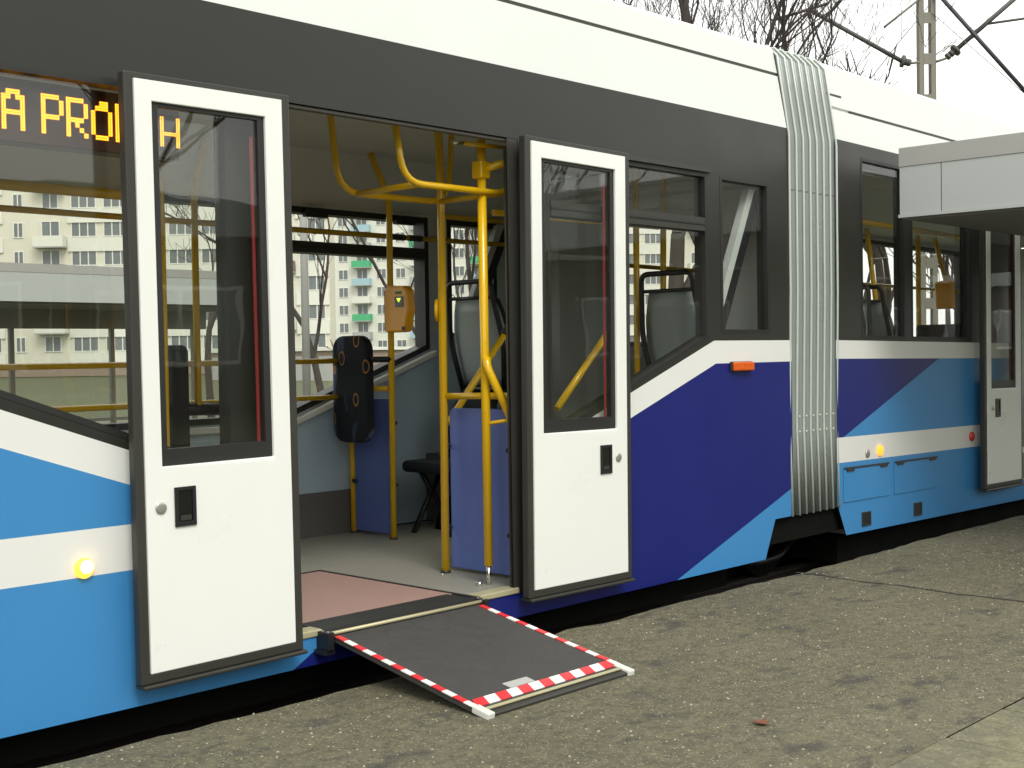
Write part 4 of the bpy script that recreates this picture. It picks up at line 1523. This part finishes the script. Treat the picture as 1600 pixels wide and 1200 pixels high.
# ================================================================== BUILDINGS
def building(label, a, b, floors, fh, depth, spec, base=-0.3, group=None, wall=BCREAM, bay=3.1, gb=1.4, seed=1):
    """slab block whose street face runs from a to b (plan points); spec(bay, floor) -> kind"""
    random.seed(seed)
    a, b = Vector((a[0], a[1], 0)), Vector((b[0], b[1], 0))
    u = (b - a).normalized()
    nrm = Vector((u.y, -u.x, 0))
    if nrm.dot(Vector((0, -4, 0)) - a) < 0:
        nrm = -nrm
    Lh = (b - a).length
    H = gb + floors * fh + 0.8
    root = empty('apartment_block', tuple(a + (b - a) / 2 - nrm * depth / 2 + Vector((0, 0, base))))
    tag(root, label, 'apartment block', group)

    def Q(s, n, z):
        return a + u * s + nrm * n + Vector((0, 0, base + z))

    def qb(name, s0, s1, n0, n1, z0, z1, mm, parent):
        P = [Q(s, n, z) for z in (z0, z1) for s, n in ((s0, n0), (s1, n0), (s1, n1), (s0, n1))]
        return MB().faces(P, [(0, 3, 2, 1), (4, 5, 6, 7), (0, 1, 5, 4), (1, 2, 6, 5), (2, 3, 7, 6), (3, 0, 4, 7)], mm).build(name, parent)
    qb('wall', 0, Lh, -depth, 0, 0, H, wall, root)
    qb('plinth', -0.05, Lh + 0.05, 0.002, 0.10, 0, gb - 0.2, BBROWN, root)
    qb('parapet', -0.1, Lh + 0.1, -depth - 0.1, 0.12, H + 0.002, H + 0.35, BPALE, root)
    nb = int(Lh / bay)
    proto = {}

    def copy_window(key, s0, z0, make):
        if key not in proto:
            proto[key] = (make(s0, z0), s0, z0)
            return proto[key][0]
        src, ss, zz = proto[key]
        d = u * (s0 - ss) + Vector((0, 0, z0 - zz))
        c = src.copy()
        COL.objects.link(c)
        c.parent = root
        c.location = src.location + d
        ORG[c] = ORG[src] + d
        for ch in src.children:
            k = ch.copy()
            COL.objects.link(k)
            k.parent = c
        return c

    def mk(wd, ht, lights):
        def f(s0, z0):
            P = []
            mb = MB()
            xs = [s0 + wd * i / lights for i in range(lights + 1)]

            def bb(s0, s1, n0, n1, z0, z1):
                P = [Q(s, n, z) for z in (z0, z1) for s, n in ((s0, n0), (s1, n0), (s1, n1), (s0, n1))]
                mb.faces(P, [(0, 3, 2, 1), (4, 5, 6, 7), (0, 1, 5, 4), (1, 2, 6, 5), (2, 3, 7, 6), (3, 0, 4, 7)], BWIN)
            bb(s0 - 0.06, s0 + wd + 0.06, 0.002, 0.09, z0 - 0.08, z0)
            bb(s0 - 0.06, s0 + wd + 0.06, 0.002, 0.07, z0 + ht, z0 + ht + 0.08)
            for x in xs:
                bb(x - 0.05, x + 0.05, 0.002, 0.07, z0 + 0.001, z0 + ht - 0.001)
            wv = mb.build('window', root)
            for i in range(lights):
                qb('pane', xs[i] + 0.051, xs[i + 1] - 0.051, 0.003, 0.02, z0 + 0.002, z0 + ht - 0.002, BPANE, wv)
            return wv
        return f
    for f in range(floors):
        zf = gb + f * fh
        for k in range(nb):
            s0 = k * bay + (Lh - nb * bay) / 2
            kd = spec(k, f)
            if kd == 'band':          # projecting spandrel with a window band above
                qb('spandrel', s0, s0 + bay - 0.01, 0.002, 0.16, zf - 0.45, zf + 0.85, BPALE, root)
                copy_window(('band',), s0 + 0.35, zf + 1.0, mk(bay - 0.75, 1.35, 3))
            elif kd == 'pair':
                copy_window(('pair',), s0 + 0.7, zf + 1.0, mk(1.5, 1.35, 2))
            elif kd == 'small':
                copy_window(('small',), s0 + 1.0, zf + 1.0, mk(0.9, 1.3, 2))
            elif kd and kd[0] == 'balc':
                bl = qb('balcony', s0 + 0.1, s0 + bay - 0.1, 0.002, 1.1, zf - 0.12, zf, BGREY, root)
                qb('balcony_front', s0 + 0.1, s0 + bay - 0.1, 1.04, 1.1, zf + 0.002, zf + 1.0, kd[1], bl)
                for ss in (s0 + 0.1, s0 + bay - 0.16):
                    qb('balcony_cheek', ss, ss + 0.06, 0.003, 1.039, zf + 0.002, zf + 1.0, kd[1], bl)
                copy_window(('bd',), s0 + 0.6, zf + 0.5, mk(1.7, 1.9, 2))
            elif kd == 'pipe':
                qb('stair_strip', s0 + 0.6, s0 + bay - 0.6, 0.002, 0.12, zf - 0.4, zf + fh - 0.41, BYEL, root)
    return root


random.seed(5)


def specA(k, f):
    m = k % 7
    if m == 2:
        return 'small'
    if m == 3:
        return ('balc', BMAR) if f in (3, 6) else ('balc', BPALE) if f % 3 == 1 else 'pair'
    return 'band'


COLS = [BGREEN, BBLUE, BGREY, BGREEN, BPALE, BBLUE, BGREEN, BGREY, BBLUE, BGREEN, BPALE, BGREY]


def specB(k, f):
    m = k % 6
    if m == 1:
        return ('balc', COLS[(f + 1) % 12])
    if m == 4:
        return ('balc', COLS[(f * 5 + 3) % 12])
    if m == 5:
        return 'pipe' if k < 6 else 'pair'
    return 'pair'


def far(px, d):
    """plan point d metres ahead on the bearing of a photo column, worked out once for the far blocks"""
    k = (px - 800) / 1997.5
    v = FH + RH * k
    return (v.x * d, -3.9765 + v.y * d)


building('long cream apartment block with pale window bands, nearest behind the opposite shelter', far(-90, 122), far(518, 121), 10, 2.72, 3.2, specA, seed=3)
building('pale apartment block with green, blue and grey balconies, seen through the open doorway', far(523, 196), far(900, 186), 11, 2.70, 12, specB, wall=BPALE, seed=8)
building('cream apartment block farthest to the right, glimpsed through the windows by the bellows', far(960, 170), far(1290, 175), 9, 2.70, 12, specA, wall=BCREAM, seed=14)
# white low wall and garages in front of the long block
lw = tag(box('garage_row', 52, 58, 60, 76, -0.36, 1.6, BBROWN), 'low brown garage row in front of the cream block', 'garage')
for k in range(5):
    box('garage_door', 51.97, 51.998, 60.4 + k * 3.1, 62.9 + k * 3.1, -0.36, 1.25, BGREY, lw)
box('garage_roof', 51.8, 58.2, 59.8, 76.2, 1.601, 1.8, BPALE, lw)


# ================================================================== TREES
def tree(label, x, y, h, seed, r0=0.14, fork=0.32, spread=0.6, depth=6, twig=TWIG, name='bare_tree', group=None, base=-0.36, minr=0.006, bark=BARK):
    rnd = random.Random(seed)
    root = empty(name, (x, y, base))
    tag(root, label, 'tree' if name == 'bare_tree' else 'shrub', group)
    tr, cr = MB(), MB()

    def grow(p, d, L, r, lev):
        k = 3
        pts = [p]
        q, dd = p.copy(), d.copy()
        for i in range(k):
            dd = (dd + Vector((rnd.uniform(-1, 1), rnd.uniform(-1, 1), rnd.uniform(-0.25, 0.55))) * 0.16).normalized()
            q = q + dd * (L / k)
            pts.append(q.copy())
        (tr if lev == 0 else cr).tube(pts, max(r, minr), bark if lev < 2 else twig, 8 if lev == 0 else (5 if lev < 3 else 3), r1=max(r * 0.66, minr * 0.8), caps=False)
        if lev >= depth:
            return
        nb = rnd.choice([2, 3, 3]) if lev < depth - 1 else rnd.choice([2, 3, 4])
        for i in range(nb):
            t = 1.0 if i == 0 else rnd.uniform(0.35, 1.0)
            idx = min(k, max(1, round(t * k)))
            ax = Vector((rnd.uniform(-1, 1), rnd.uniform(-1, 1), rnd.uniform(-0.1, 0.6))).normalized()
            nd = (dd + ax * (spread * (0.55 if i == 0 else 1.25))).normalized()
            grow(pts[idx], nd, L * rnd.uniform(0.62, 0.86), r * (0.72 if i == 0 else 0.52), lev + 1)
    grow(Vector((x, y, base - 0.1)), Vector((rnd.uniform(-0.05, 0.05), rnd.uniform(-0.05, 0.05), 1)).normalized(), h * fork, r0, 0)
    tr.build('trunk', root, fix=False)
    cr.build('crown', root, fix=False)
    return root


TG = 'bare trees around the stop'
TR = [
    ('bare tree with a forked trunk rising above the white roof near the bellows', far(1172, 25), 12.5, 11, 0.066, 0.36),
    ('bare tree with thin twigs above the roof left of the forked one', far(1085, 31), 12.0, 12, 0.042, 0.34),
    ('small bare tree in front of the cream block seen through the left door glass', far(330, 30), 8.0, 13, 0.10, 0.30),
    ('slim bare tree beside the lamp post, seen through the open doorway', far(505, 34), 8.5, 14, 0.11, 0.30),
    ('bare tree behind the ticket validator in front of the balconies', far(645, 30), 10.5, 15, 0.10, 0.30),
    ('thick bare tree seen through the window beside the folded seat back', far(1030, 20), 10.0, 17, 0.17, 0.36),
    ('bare tree seen through the first window of the second tram section', far(1375, 24), 8.0, 18, 0.14, 0.26),
    ('bare tree farthest right, behind the second section windows', far(1490, 26), 7.5, 19, 0.14, 0.26),
    ('bare tree between the two doorway poles, beyond the narrow window', far(745, 33), 9.5, 20, 0.11, 0.30),
]
for lab, (x, y), h, sd_, r0, fk in TR:
    tree(lab, x, y, h, sd_, r0, fk, depth=7 if sd_ < 13 else 6, minr=0.005 if sd_ < 13 else 0.006, group=TG)
sb = tree('brownish leafless shrub in front of the pale block', *far(548, 52), 3.6, 31, 0.05, 0.22, 0.75, 6, TWIG2, 'garden_shrub', minr=0.012, bark=TWIG2)
for i, (x, y, h) in enumerate(((-9, -17, 11), (-3, -21, 13), (5, -18, 12), (13, -20, 12), (22, -17, 11))):
    tree(['leafless street tree opposite the tram, first from the left end of the row', 'leafless street tree opposite the tram, second in the row', 'leafless street tree opposite the tram, middle of the row', 'leafless street tree opposite the tram, fourth in the row', 'leafless street tree opposite the tram, last at the shelter end'][i], x, y, h, 50 + i, 0.16, 0.32, depth=5, group='street trees mirrored in the tram glass', minr=0.012)


# unseen block added behind the viewer to darken reflections in the tram glass
pv = empty('added_pavilion', (4, -29, -0.36))
tag(pv, 'long dark brick block with a pale roof fascia, added unseen to darken the tram glass', 'added_pavilion')
PBRICK = mat('added_pavilion_brick', (0.085, 0.065, 0.05), 0.85, var=0.25, vscale=6)
box('wall', -40, 120, -34, -26, -0.36, 4.6, PBRICK, pv)
box('fascia', -40.6, 120.6, -34.6, -25.4, 4.601, 5.5, CONC, pv)
for k in range(26):
    x = -37 + k * 6
    wv = box('window', x, x + 3.4, -25.998, -25.93, 1.0, 3.2, BWIN, pv)
    box('pane', x + 0.12, x + 1.64, -25.929, -25.91, 1.12, 3.08, BPANE, wv)
    box('pane', x + 1.76, x + 3.28, -25.929, -25.91, 1.12, 3.08, BPANE, wv)
